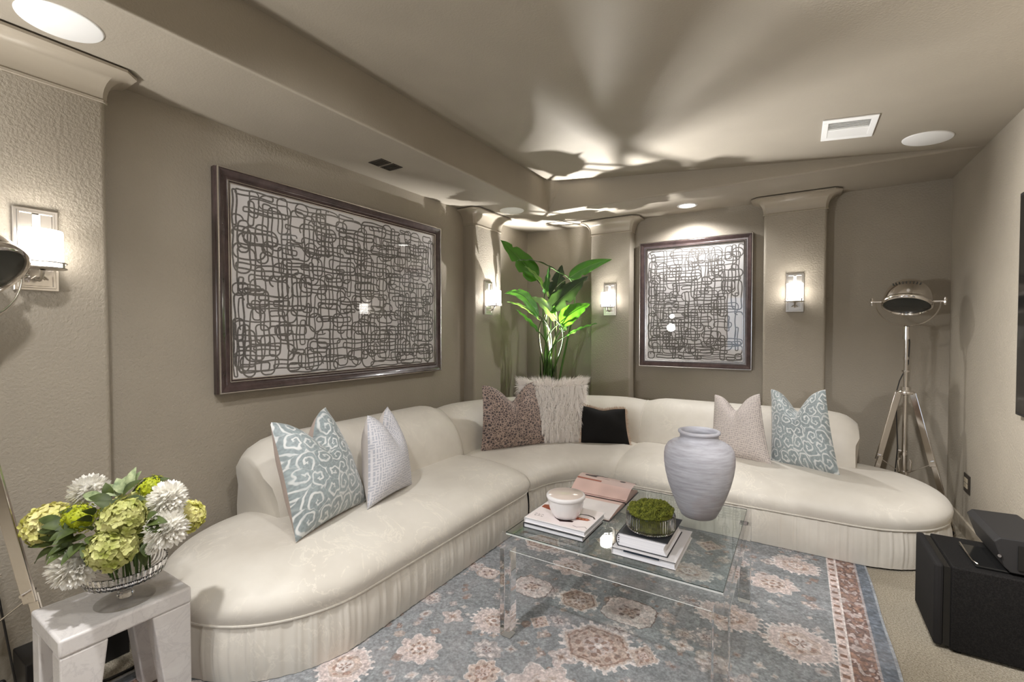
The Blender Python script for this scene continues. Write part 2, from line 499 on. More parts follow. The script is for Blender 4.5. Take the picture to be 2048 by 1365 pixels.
# rug ---------------------------------------------------------------
RX0, RX1, RY0, RY1 = -2.18, 0.344, 0.30, 3.46
def paint_rug(ppm=420):
    r = np.random.default_rng(5)
    w, h = int((RX1 - RX0) * ppm), int((RY1 - RY0) * ppm)
    A = np.zeros((h, w, 3))
    streak = smooth_noise(h, w, 60, 11)
    st2 = smooth_noise(h * 1, w, 14, 12)
    # abrash: long streaks running across the rug
    rows = smooth_noise(h, 8, 5, 13)[:, :1] * 0.5 + smooth_noise(h, 8, 22, 14)[:, :1] * 0.5
    c1 = np.array([119, 130, 134]) / 255.; c2 = np.array([96, 105, 108]) / 255.; c3 = np.array([150, 156, 161]) / 255.
    k = np.clip(0.55 * streak + 0.45 * st2, 0, 1)[..., None]
    A[:] = c1 * (1 - k) + c3 * k
    kk = np.clip(rows * 1.2 - 0.35, 0, 1)[..., None] * np.clip(smooth_noise(h, w, 30, 15) * 1.5 - .3, 0, 1)[..., None]
    A = A * (1 - 0.75 * kk) + c2 * 0.75 * kk
    cream = np.array([222, 212, 208]) / 255.; pink = np.array([205, 186, 180]) / 255.; tan = np.array([196, 172, 156]) / 255.
    brown = np.array([142, 108, 90]) / 255.; dkbrown = np.array([118, 94, 86]) / 255.; rust = np.array([162, 124, 104]) / 255.; grey = np.array([168, 161, 163]) / 255.
    YY, XX = np.mgrid[0:h, 0:w]
    PX = XX / ppm + RX0; PY = YY / ppm + RY0
    wob = (smooth_noise(h, w, 5, 16) - .5)
    def region(cx, cy, R):
        x0 = max(0, int((cx - R - RX0) * ppm)); x1 = min(w, int((cx + R - RX0) * ppm) + 1)
        y0 = max(0, int((cy - R - RY0) * ppm)); y1 = min(h, int((cy + R - RY0) * ppm) + 1)
        return slice(y0, y1), slice(x0, x1)
    def dist(kind, u, v, ang):
        rad = np.hypot(u, v)
        if kind == 'lobed':
            return rad / (0.84 + 0.10 * np.abs(np.cos(4 * ang)) + 0.07 * np.cos(8 * ang + 0.4))
        if kind == 'diamond': return np.abs(u) + np.abs(v)
        if kind == 'hex': return np.maximum(np.abs(v), np.abs(u) * 0.72 + np.abs(v) * 0.5)
        if kind == 'oval': return np.sqrt(u * u + v * v) * (1 + 0.05 * np.cos(6 * ang))
        if kind == 'rect': return np.maximum(np.maximum(np.abs(u), np.abs(v)), (np.abs(u) + np.abs(v)) * 0.62)
        if kind == 'star': return rad / (0.6 + 0.4 * np.abs(np.cos(2 * ang)) ** 2.2)
        return rad
    def motif(kind, cx, cy, rx, ry, layers, fringe=0, rot=0.0, wear=0.10):
        R = max(rx, ry) * 1.35
        sl = region(cx, cy, R)
        if PX[sl].size == 0: return
        x = PX[sl] - cx; y = PY[sl] - cy
        u = (x * math.cos(rot) + y * math.sin(rot)) / rx; v = (-x * math.sin(rot) + y * math.cos(rot)) / ry
        ang = np.arctan2(v, u)
        d = dist(kind, u, v, ang) + wob[sl] * 0.10
        sub = A[sl]
        if fringe:
            tooth = (np.abs(((ang / (2 * PI) * fringe) % 1.0) - 0.5) < 0.2) & (d > 0.98) & (d < 1.14)
            sub[tooth] = cream
        alpha = 1 - wear - 0.35 * np.clip(smooth_noise(sub.shape[0], sub.shape[1], 9, int(abs(cx * 1000 + cy * 77)) % 9999) - .45, 0, 1)
        for (lim, col) in layers:
            if callable(col):
                m = (d < lim)
                cc, mm = col(u, v, ang, d)
                m = m & mm
                sub[m] = sub[m] * 0.15 + np.array(cc) * 0.85
            else:
                m = d < lim
                sub[m] = (sub * (1 - alpha[..., None]) + np.array(col) * alpha[..., None])[m]
        A[sl] = sub
    def specks(col, f1=9, f2=7, th=0.45):
        return lambda u, v, a, d: (col, (np.sin(u * f1 + 0.7) * np.sin(v * f2 + .3) > th))
    def petals(col, n, lo, hi):
        return lambda u, v, a, d: (col, (np.cos(n * a) > 0.25) & (d > lo) & (d < hi))
    def cross(col, wd=.12):
        return lambda u, v, a, d: (col, ((np.abs(u) < wd) | (np.abs(v) < wd)))
    BIG = [(1.0, cream), (.95, pink), (.88, cream), (.85, pink), (.6, petals(tan, 8, .5, .8)), (.52, cream), (.47, tan), (.40, petals(brown, 8, .2, .44)), (.26, cream), (.12, rust)]
    PALE = [(1.0, dkbrown), (.96, cream), (.85, specks(pink, 6, 6, .2)), (.42, petals(dkbrown, 6, .3, .42)), (.28, tan), (.2, petals(brown, 5, .05, .22))]
    TAN = [(1.0, cream), (.93, tan), (.72, specks(brown, 12, 9, .3)), (.45, rust), (.40, pink), (.25, petals(brown, 5, .02, .3))]
    BRN = [(1.0, cream), (.93, tan), (.84, brown), (.77, tan), (.70, specks(brown, 13, 11, .25)), (.40, pink), (.34, petals(brown, 6, .1, .33)), (.12, cream)]
    OVAL = [(1.0, cream), (.93, pink), (.66, cream), (.62, tan), (.5, specks(rust, 10, 9, .2)), (.34, cream), (.22, petals(brown, 6, .05, .24))]
    FLR = [(1.0, pink), (.8, petals(cream, 7, .4, .9)), (.4, tan), (.2, brown)]
    SQ = [(1.0, tan), (.85, cream), (.7, pink), (.6, petals(dkbrown, 4, .3, .6)), (.3, tan)]
    for _ in range(130):
        cx, cy = r.uniform(RX0, .10), r.uniform(RY0, RY1)
        s_ = r.uniform(.03, .06)
        g_ = [pink * .95, grey, tan * .98, grey][r.integers(4)]
        motif(['star', 'lobed', 'diamond', 'hex', 'rect'][r.integers(5)], cx, cy, s_ * r.uniform(.8, 1.3), s_, [(1.0, g_), (.8, specks(cream * .95, 8, 7, .1)), (.5, [tan, grey, pink][r.integers(3)]), (.3, petals(dkbrown, 5, .05, .3))], [0, 0, 12][r.integers(3)], r.uniform(-.3, .3), 0.42)
    # small scatter
    for _ in range(900):
        cx, cy = r.uniform(RX0, .10), r.uniform(RY0, RY1)
        s = r.uniform(.010, .026)
        c = [cream, pink, tan, rust, brown, grey, cream, pink][r.integers(8)]
        motif(['star', 'diamond', 'star', 'oval'][r.integers(4)], cx, cy, s * r.uniform(.8, 1.4), s, [(1.0, c * 0.93), (.42, [brown, tan, cream][r.integers(3)])], 0, r.uniform(0, 1.6), 0.3)
    MOT = [
        ('lobed', -.78, 1.44, .155, .165, BIG, 0), ('diamond', -.36, 1.52, .125, .15, PALE, 26), ('diamond', -.565, 1.53, .065, .085, TAN, 0),
        ('hex', -.70, 1.79, .12, .125, BRN, 22), ('diamond', -.52, 1.83, .065, .075, TAN, 16), ('hex', -.90, 2.05, .075, .08, BRN, 12),
        ('rect', -1.15, 2.03, .10, .085, PALE, 0), ('star', -.80, 1.65, .06, .06, FLR, 0), ('hex', -.14, 1.55, .06, .07, BRN, 14),
        ('diamond', -.98, 1.80, .05, .055, TAN, 0), ('rect', -.66, 2.09, .12, .10, PALE, 0), ('lobed', -1.06, 2.32, .12, .10, BIG, 0),
        ('oval', -.26, 2.3, .13, .10, OVAL, 20), ('oval', -1.16, 1.70, .10, .085, BIG, 22), ('oval', .02, 1.96 + .30, .125, .12, OVAL, 30),
        ('rect', .0, 1.80, .125, .11, PALE, 0), ('lobed', -1.02, 1.41, .07, .08, TAN, 0), ('lobed', -1.32, 1.38, .10, .09, BIG, 0),
        ('star', -1.34, 1.62, .06, .055, FLR, 0), ('rect', -1.42, 2.02, .06, .05, SQ, 0), ('rect', -.05, 1.40, .09, .07, PALE, 0),
        ('star', -.40, 1.98, .05, .05, FLR, 0), ('diamond', .03, 1.58, .05, .05, TAN, 0), ('oval', -.5, 2.62, .12, .09, OVAL, 18), ('lobed', -.1, 2.72, .12, .10, BIG, 0),
        ('diamond', -.98, 2.72, .1, .1, TAN, 0), ('hex', -1.34, 2.5, .09, .09, BRN, 0), ('lobed', -.25, 1.18, .15, .14, BIG, 0), ('oval', -1.5, 1.15, .1, .1, OVAL, 20),
        ('lobed', -.75, 1.0, .14, .13, BIG, 0), ('diamond', -1.2, 1.1, .09, .09, PALE, 0), ('lobed', -1.9, .7, .12, .12, BIG, 0), ('oval', -.0, 3.0, .11, .09, OVAL, 20), ('diamond', -.45, 3.0, .08, .08, TAN, 0)]
    for (k_, cx, cy, rx, ry, lay, fr) in MOT: motif(k_, cx, cy, rx, ry, lay, fr)
    A[:] = A * .86 + np.array([158, 152, 152]) / 255. * .14
    # border along the right-hand edge (and mirrored on the far left, top and bottom)
    DX = np.minimum(np.minimum(RX1 - PX, PX - RX0), np.minimum(PY - RY0, RY1 - PY))
    TT = np.where((RX1 - PX == DX) | (PX - RX0 == DX), PY, PX)
    n1 = smooth_noise(h, w, 6, 31); n2 = smooth_noise(h, w, 11, 32)
    def band(a, b, fn):
        m = (DX >= a) & (DX < b); A[m] = fn()[m]
    blue = np.array([104, 116, 130]) / 255.
    band(0, .012, lambda: np.broadcast_to(np.array([150, 158, 166]) / 255., A.shape))
    band(.012, .056, lambda: blue * (0.85 + .3 * n1[..., None]))
    band(.056, .066, lambda: np.broadcast_to(grey, A.shape) * (0.9 + .2 * n1[..., None]))
    def rustband():
        nb = smooth_noise(h, w, 8, 71); nc = smooth_noise(h, w, 4, 72)
        q = np.sin(TT * 62 + 2.2 * np.sin(DX * 80)) * np.sin(DX * 84) * .6 + (nb - .5) * 1.6 + (nc - .5) * .9
        base = dkbrown * 1.10 * (0.8 + .45 * n1[..., None])
        A1 = np.where((q > .30)[..., None], pink * .92, base)
        return np.where((q < -.35)[..., None], rust * (0.85 + .3 * nc[..., None]), A1)
    band(.066, .150, rustband)
    band(.150, .156, lambda: np.broadcast_to(cream, A.shape))
    def guard():
        q = (np.sin(TT * 95) > .55) & (np.abs(DX - .172) < .012)
        return np.where(q[..., None], brown, pink * (0.9 + .2 * n1[..., None]))
    band(.156, .190, guard)
    band(.190, .195, lambda: np.broadcast_to(cream, A.shape))
    # wear and weave
    wear = (smooth_noise(h, w, 2.0, 41) * .5 + smooth_noise(h, w, 4.5, 42) * .5 - .5)[..., None]
    A *= (1.0 + 0.46 * wear)
    pit = np.clip((smooth_noise(h, w, 2.6, 51) - .55) * 3, 0, 1)[..., None] * np.clip(smooth_noise(h, w, 24, 52) * 1.3, 0, 1)[..., None]
    A = A * (1 - .32 * pit) + np.array([120, 116, 118]) / 255. * .32 * pit
    fade = np.clip(smooth_noise(h, w, 45, 43) - .5, 0, .5)[..., None]
    A = A * (1 - .5 * fade) + (np.array([150, 146, 147]) / 255.) * .5 * fade
    g = A.mean(axis=2, keepdims=True)
    A = g + (A - g) * np.array([.74, .74, .70]) + np.array([.006, 0, .004])
    return np.clip(A, 0, 1)

# ------------------------------------------------------------------ room shell
LX, BY, RX, ZS = -2.63, 4.53, 0.94, 2.44      # left wall, back wall, right wall, soffit height
SX, SY = -1.997, 3.845                          # faces of the dropped soffit
RY_ = -2.8                                      # wall behind the camera
def zc(x): return 2.722 - 0.0955 * (x - SX)     # sloped ceiling

structure('floor', MB().box(LX - .1, RX + .1, RY_ - .1, BY + .1, -0.08, 0.0), M_CARPET, 'beige cut-pile carpet floor', smooth=False)
structure('wall_left', MB().box(LX - .12, LX, RY_ - .1, BY + .12, 0, 2.95), M_WALL, 'taupe textured wall behind the large picture', smooth=False)
structure('wall_back', MB().box(LX, RX + .12, BY, BY + .12, 0, 2.95), M_WALL, 'taupe textured wall behind the small picture', smooth=False)
structure('wall_right', MB().box(RX, RX + .12, RY_ - .1, BY, 0, 2.95), M_WALL, 'taupe wall beside the black speakers', smooth=False)
# wall behind the camera with a window opening
WX0, WX1, WZ0, WZ1 = -1.45, -.35, .85, 2.15
mb = MB()
mb.box(LX, WX0, RY_ - .12, RY_, 0, 2.95).box(WX1, RX, RY_ - .12, RY_, 0, 2.95).box(WX0, WX1, RY_ - .12, RY_, 0, WZ0).box(WX0, WX1, RY_ - .12, RY_, WZ1, 2.95)
structure('wall_rear', mb, M_WALL, 'taupe wall behind the camera with one window', smooth=False)
win = MB()
for a, b, c, d in [(WX0, WX0 + .04, WZ0, WZ1), (WX1 - .04, WX1, WZ0, WZ1), (WX0, WX1, WZ0, WZ0 + .04), (WX0, WX1, WZ1 - .04, WZ1), ((WX0 + WX1) / 2 - .02, (WX0 + WX1) / 2 + .02, WZ0, WZ1)]:
    win.box(a, b, RY_ - .08, RY_ - .03, c, d)
wo = structure('window_1', win, M_WHITE, 'white framed window behind the camera', smooth=False)
MB().box(WX0 + .03, WX1 - .03, RY_ - .058, RY_ - .052, WZ0 + .03, WZ1 - .03).build('pane', pane('window_pane', 1.45), wo, smooth=False)
# ceiling: sloped plane, dropped soffit along two walls
Z0c, Z1c = zc(LX - .1), zc(RX + .12)
structure('ceiling', MB().add([(LX - .1, RY_ - .1, Z0c), (RX + .12, RY_ - .1, Z1c), (RX + .12, BY + .1, Z1c), (LX - .1, BY + .1, Z0c), (LX - .1, RY_ - .1, 3.0), (RX + .12, RY_ - .1, 3.0), (RX + .12, BY + .1, 3.0), (LX - .1, BY + .1, 3.0)],
          [(0, 1, 2, 3), (4, 7, 6, 5), (0, 4, 5, 1), (1, 5, 6, 2), (2, 6, 7, 3), (3, 7, 4, 0)]), M_CEIL, 'sloped upper ceiling, highest along the left soffit', smooth=False)
def soffit(path_pts, name, label):
    pass
# one bullnosed L-shaped soffit: section swept along its inner edge with a mitre
rb = 0.014
sec = []            # (distance inwards from face, height) outer side first
for k in range(7):
    a = PI / 2 * k / 6
    sec.append((rb - rb * math.sin(a) if False else rb * (1 - math.cos(a)), ZS + rb * (1 - math.sin(a))))
G = []
prof = [(0.0, 2.95), (0.0, ZS + rb + .004)] + [(d, z) for d, z in sec] + [(rb + .004, ZS), (0.70, ZS)]
ends = [(RY_, 0), (SY, 1), (None, 2)]
row0 = [(SX - d, RY_, z) for d, z in prof]
row1 = [(SX - d, SY + d, z) for d, z in prof]
row2 = [(RX + .02, SY + d, z) for d, z in prof]
G = [row0, row1, row2]
for r_ in G: pass
mb = MB().grid(G)
structure('ceiling_soffit', mb, M_CEIL, 'dropped soffit around the ceiling above the sofa', recalc=False, angle=60)
structure('trim_1', MB().add([(SX, SY - .12, 2.735), (SX + .15, SY, 2.725), (SX - .004, SY + .004, ZS + .012), (SX - .01, SY + .01, 2.735)], [(0, 2, 1), (0, 1, 3), (0, 3, 2), (1, 2, 3)]), M_CEIL, 'triangular corner fillet where the soffit faces meet', smooth=False)
# baseboards
def base(name, pts, label):
    mb = MB()
    (x0, y0), (x1, y1) = pts
    mb.box(min(x0, x1), max(x0, x1), min(y0, y1), max(y0, y1), 0, .10)
    return structure(name, mb, M_TRIM, label, smooth=False, bevel=.004)
base('baseboard_left', [(LX, RY_), (LX + .014, BY)], 'taupe baseboard along the left wall')
base('baseboard_back', [(LX + .014, BY - .014), (RX - .014, BY)], 'taupe baseboard along the back wall')
base('baseboard_right', [(RX - .014, RY_), (RX, BY)], 'taupe baseboard along the right wall')

# columns with coved capitals (built in local axes: face towards -Y, wall at y=+depth)
def column(loc, rz, width, depth, label):
    o = bpy.data.objects.new('column', None)
    r = .022; hw = width / 2
    poly = [(-hw, depth + .01)]
    for k in range(6):
        a = PI + PI / 2 * k / 5; poly.append((-hw + r + r * math.cos(a), r + r * math.sin(a)))
    for k in range(6):
        a = 1.5 * PI + PI / 2 * k / 5; poly.append((hw - r + r * math.cos(a), r + r * math.sin(a)))
    poly.append((hw, depth + .01))
    mb = MB().prism(poly, 0, ZS + .01)
    c = mb.build('column', M_WALL, None, angle=30)
    c.location = loc; c.rotation_euler = (0, 0, rz)
    c['kind'] = 'structure'; c['label'] = label
    # capital
    def outline(d, z):
        ch = r * .75 + d * .34
        return [(-hw - d, depth + .005, z), (-hw - d, -d + ch, z), (-hw - d + ch, -d, z), (hw + d - ch, -d, z), (hw + d, -d + ch, z), (hw + d, depth + .005, z)]
    pr = [(.0, 2.296), (.008, 2.296), (.008, 2.306), (.004, 2.309)]
    for k in range(9):
        a = PI / 2 * k / 8
        pr.append((.006 + .082 * (1 - math.cos(a)), 2.312 + .108 * math.sin(a)))
    pr += [(.094, 2.421), (.094, 2.432), (.0, 2.432)]
    cap = MB().grid([outline(d, z) for d, z in pr]).build('capital', M_TRIM, c, world=False, angle=28)
    return c
column((-2.506, .527, 0), PI / 2, .445, .124, 'column at far left behind the wall sconce')
column((-2.506, 3.58, 0), PI / 2, .445, .124, 'column between the large picture and the plant')
column((-1.60, 4.40, 0), 0, .42, .13, 'column between the plant and the small picture')
column((-.034, 4.40, 0), 0, .44, .13, 'column between the small picture and the standing lamp')

# ------------------------------------------------------------------ rug
rug = MB()
nx, ny = 60, 76
G = []; UV = []
for i in range(nx + 1):
    x = RX0 + (RX1 - RX0) * i / nx; row = []; ru = []
    for j in range(ny + 1):
        y = RY0 + (RY1 - RY0) * j / ny
        dx = .006 * math.sin(3.1 * y + .6) + .003 * math.sin(9 * y) if i in (nx,) else 0
        row.append((x + dx, y, .009 + .0012 * math.sin(x * 7 + y * 3) * math.sin(y * 5)))
        ru.append((i / nx, j / ny))
    G.append(row); UV.append(ru)
rug.grid(G, UV=UV)
edge = [G[0][j] for j in range(ny + 1)] + [G[i][ny] for i in range(1, nx + 1)] + [G[nx][j] for j in range(ny - 1, -1, -1)] + [G[i][0] for i in range(nx - 1, 0, -1)]
nE = len(edge)
rug.add(edge + [(p[0], p[1], .001) for p in edge], [(k, (k + 1) % nE, nE + (k + 1) % nE, nE + k) for k in range(nE)], [((p[0] - RX0) / (RX1 - RX0), (p[1] - RY0) / (RY1 - RY0)) for p in edge] * 2)
M_RUG = img_mat('faded_blue_rug_pile', paint_rug(), 0.95, 0.35, 0.004)
tag(rug.build('area_rug', M_RUG), 'faded blue and pink patterned area rug under the glass table', 'rug')

# ------------------------------------------------------------------ sectional sofa
sofa = empty('sectional_sofa', (-1.9, 3.0, 0), 'ivory curved sectional sofa with rounded bumper ends and shirred skirt', 'sofa')
CE = (-1.12, 2.71)                  # centre of the corner section's curve
RSE = .51                           # radius of the bumper ends
CL = (-2.05, 1.29); CR = (.27, 3.70)

def hprof(R):
    """seat section: (distance from centre line, height), crown to welt"""
    P = [(0, .418), (.15, .417), (.3, .414), (.45, .408), (.58, .400), (.70, .389), (.80, .376), (.88, .360), (.94, .343), (.985, .322), (1.012, .300), (1.02, .280), (1.012, .258), (1.0, .240), (.992, .230)]
    return [(a * R, z) for a, z in P]

def seat_grid(stations):
    """stations: (origin, outward dir, R, pinch)"""
    G = []
    for (o, d, R, pin) in stations:
        row = []
        for (r_, z) in hprof(R):
            q = 1 - .035 * pin
            zz = .23 + (z - .23) * (1 - .10 * pin)
            row.append((o[0] + d[0] * r_ * q, o[1] + d[1] * r_ * q, zz))
        G.append(row)
    return G
def pinch(t, n):
    return math.exp(-(t / n) ** 2)

# left section: front straight run, round end, back straight run
st = []
ys = [2.70 - .0 * k for k in range(1)] + [2.70 - t for t in (.006, .016, .03, .05, .08, .14, .24, .4, .6, .8, 1.0, 1.2, 1.33)]
for y in ys: st.append(((CL[0], y), (1, 0), RSE, pinch(2.70 - y, .045)))
for k in range(0, 33):
    a = -PI * k / 32
    st.append((CL, (math.cos(a), math.sin(a)), RSE, 0))
for y in reversed(ys): st.append(((CL[0], y), (-1, 0), RSE, pinch(2.70 - y, .045)))
def cap_end(G):
    return G
sl = MB().grid(seat_grid(st))
GL = seat_grid(st)
# right section (mirror of the left about the room diagonal)
st = []
x0 = -1.12
xs = [x0] + [x0 + t for t in (.006, .016, .03, .05, .08, .14, .24, .4, .6, .8, 1.0, 1.2, 1.37)]
for x in xs: st.append(((x, CR[1]), (0, -1), RSE, pinch(x - x0, .045)))
for k in range(0, 33):
    a = -PI / 2 + PI * k / 32
    st.append((CR, (math.cos(a), math.sin(a)), RSE, 0))
for x in reversed(xs): st.append(((x, CR[1]), (0, 1), RSE, pinch(x - x0, .045)))
GR = seat_grid(st)
# corner section
def corner_pt(o, a):                 # o = distance behind the front edge, a from PI (left joint) to PI/2 (right joint)
    return (CE[0] + (.42 + o) * math.cos(a), CE[1] + (.48 + o) * math.sin(a))
NCS = 40
def corner_prof():
    P = hprof(RSE)
    return [(RSE - r_, z) for r_, z in P] # offset behind front, height (crown first)
GC = []
for k in range(NCS + 1):
    a = PI - PI / 2 * k / NCS
    e = min(k, NCS - k) / NCS
    pin = pinch(e, .03)
    fold = 0
    row = []
    for off, z in [(.70, .385), (.62, .402)] + corner_prof():
        x, y = corner_pt(off + .018 * pin if off < .3 else off, a)
        zz = .23 + (z - .23) * (1 - .10 * pin)
        # gathered pull lines where the inner curve tightens
        g = math.exp(-((k / NCS - .62) / .22) ** 2) * math.exp(-((z - .345) / .05) ** 2)
        zz += .004 * g * math.sin(k * 2.2 + z * 60)
        row.append((x, y, zz))
    GC.append(row)
for nm, G in (('seat', GL), ('seat', GC), ('seat', GR)):
    MB().grid(G).build(nm, M_SOFA, sofa, angle=80)

def welt(path, nm='piping'):
    MB().tube(path, .0055, 6).build(nm, M_SOFA, sofa)
welt([r[-1] for r in GL]); welt([r[-1] for r in GC]); welt([r[-1] for r in GR])
# joints between the sections: narrow shadow gaps are left by the pinched ends; piping runs over the joint
for G, i in ((GL, 0), (GR, 0)):
    MB().tube([(p[0], p[1], p[2] + .0) for p in G[i]], .004, 6).build('piping', M_SOFA, sofa)

def skirt(path, seed, nm='skirt'):
    """shirred skirt hanging from the welt to just above the rug"""
    r = np.random.default_rng(seed)
    P = [Vector((p[0], p[1], 0)) for p in path]
    # resample at 6 mm
    S = [0.0]
    for a, b in zip(P[:-1], P[1:]): S.append(S[-1] + (b - a).length)
    n = int(S[-1] / .007)
    out = []
    j = 0
    phs = r.uniform(0, 6.28, 6)
    # irregular pleat positions
    pos = []; s = 0
    while s < S[-1]:
        pos.append((s, r.uniform(.5, 1.0))); s += r.uniform(.016, .070)
    pos_s = np.array([q[0] for q in pos]); pos_a = np.array([q[1] for q in pos])
    for k in range(n + 1):
        s = S[-1] * k / n
        while j < len(S) - 2 and S[j + 1] < s: j += 1
        t = (s - S[j]) / max(S[j + 1] - S[j], 1e-9)
        p = P[j].lerp(P[j + 1], t); d = (P[j + 1] - P[j]).normalized()
        nrm = Vector((d.y, -d.x, 0))
        f = float(np.sum(pos_a * np.exp(-((s - pos_s) / .0052) ** 2)))
        f += .25 * math.sin(s * 95 + phs[0]) + .2 * math.sin(s * 41 + phs[1])
        row = []
        for q in range(9):
            v = q / 8
            z = .225 - v * .213
            amp = .0105 * (0.5 + .5 * math.sin(PI * min(1, v * .9 + .05)))
            bulge = .012 * math.sin(PI * min(1.0, v * .95)) - .004
            row.append(tuple(p + nrm * (amp * f * (1 - .3 * v) + bulge - .004)) [:2] + (z,))
        out.append(row)
    return MB().grid(out).build(nm, M_SOFA, sofa, angle=180)
def outward(path):
    return path
skirt([r[-1] for r in GL][::-1], 3)
skirt([r[-1] for r in GC], 4)
skirt([r[-1] for r in GR], 5)

# backrests: section (distance behind the front edge, height) swept along each run
def bprof(top):
    k = (top - .36) / .39
    P = [(.560, .30), (.572, .36), (.578, .43), (.592, .50), (.618, .57), (.655, .635), (.705, .690), (.765, .728), (.83, .747), (.89, .743), (.945, .715), (.985, .665), (1.003, .60), (1.01, .52), (1.012, .40), (1.01, .25), (1.01, .03)]
    return [(a, .36 + (z - .36) * k if z > .36 else z) for a, z in P]
def back_run(fn, n, top_mid, top_end, sharp_ends, nm='backrest', round0=False, round1=False):
    """fn(t, o) -> (x, y, tangent); t in 0..1"""
    G = []
    ts = [0, .004, .01, .02, .035, .06, .1] + [.1 + .8 * k / n for k in range(1, n)] + [.9, .94, .965, .98, .99, .996, 1.0]
    for t in ts:
        e = min(t, 1 - t)
        top = top_mid - (top_mid - top_end) * math.exp(-(e / .06) ** 2)
        shrink = 0.0
        rnd = (round0 and t < .5) or (round1 and t >= .5)
        if rnd: shrink = max(0.0, 1 - e / .05) ** 2 * .055
        row = []
        for o, z in bprof(top):
            oc, zc_ = .80, .52
            o2 = o + (oc - o) * shrink / .25 * (.35 + .65 * max(0.0, min(1.0, (z - .44) / .16))) if rnd else o + .012 * math.exp(-(e / .02) ** 2) * (1 if o < .8 else -1)
            z2 = z + (zc_ - z) * shrink / .25 * max(0.0, min(1.0, (z - .5) / .15)) if rnd else z
            if rnd and z > .56: pass
            row.append((*fn(t, o2, z2, e if rnd else None, 0 if t < .5 else 1), z2))
        G.append(row)
    m = MB().grid(G)
    nv = len(G[0])
    for gi in (0, len(G) - 1):
        b = gi * nv
        m.f.append(tuple(b + k for k in range(nv)))
    return m.build(nm, M_SOFA, sofa, angle=50), G
YL0, YL1 = 1.275, 2.70
def fnL(t, o, z, e, side):
    roll = 0.0
    if e is not None: roll = -.028 * max(0.0, min(1.0, (z - .545) / .05)) * max(0, 1 - e / .12)
    return (-1.54 - o, YL0 + (YL1 - YL0) * t + roll)
def fnR(t, o, z, e, side):
    roll = 0.0
    if e is not None: roll = .028 * max(0.0, min(1.0, (z - .545) / .05)) * max(0, 1 - e / .12)
    return (-1.12 + (.335 + 1.12) * t + roll, 3.19 + o)
def fnC(t, o, z, e, side):
    return corner_pt(o, PI - PI / 2 * t)
bL, gL = back_run(fnL, 24, .772, .728, True, round0=True)
bC, gC = back_run(fnC, 24, .740, .722, True)
bR, gR = back_run(fnR, 24, .752, .722, True, round1=True)
for G, i in ((gL, -1), (gR, 0)):
    MB().tube(G[i][1:12], .004, 6).build('piping', M_SOFA, sofa)
# hidden block feet
for (x, y) in [(-1.62, 1.4), (-1.62, 2.5), (-2.45, 1.4), (-2.45, 2.5), (-.9, 3.28), (.15, 3.28), (-.9, 4.05), (.15, 4.05)]:
    MB().box(x - .03, x + .03, y - .03, y + .03, .0105, .06).build('foot', M_BLACK, sofa, smooth=False)

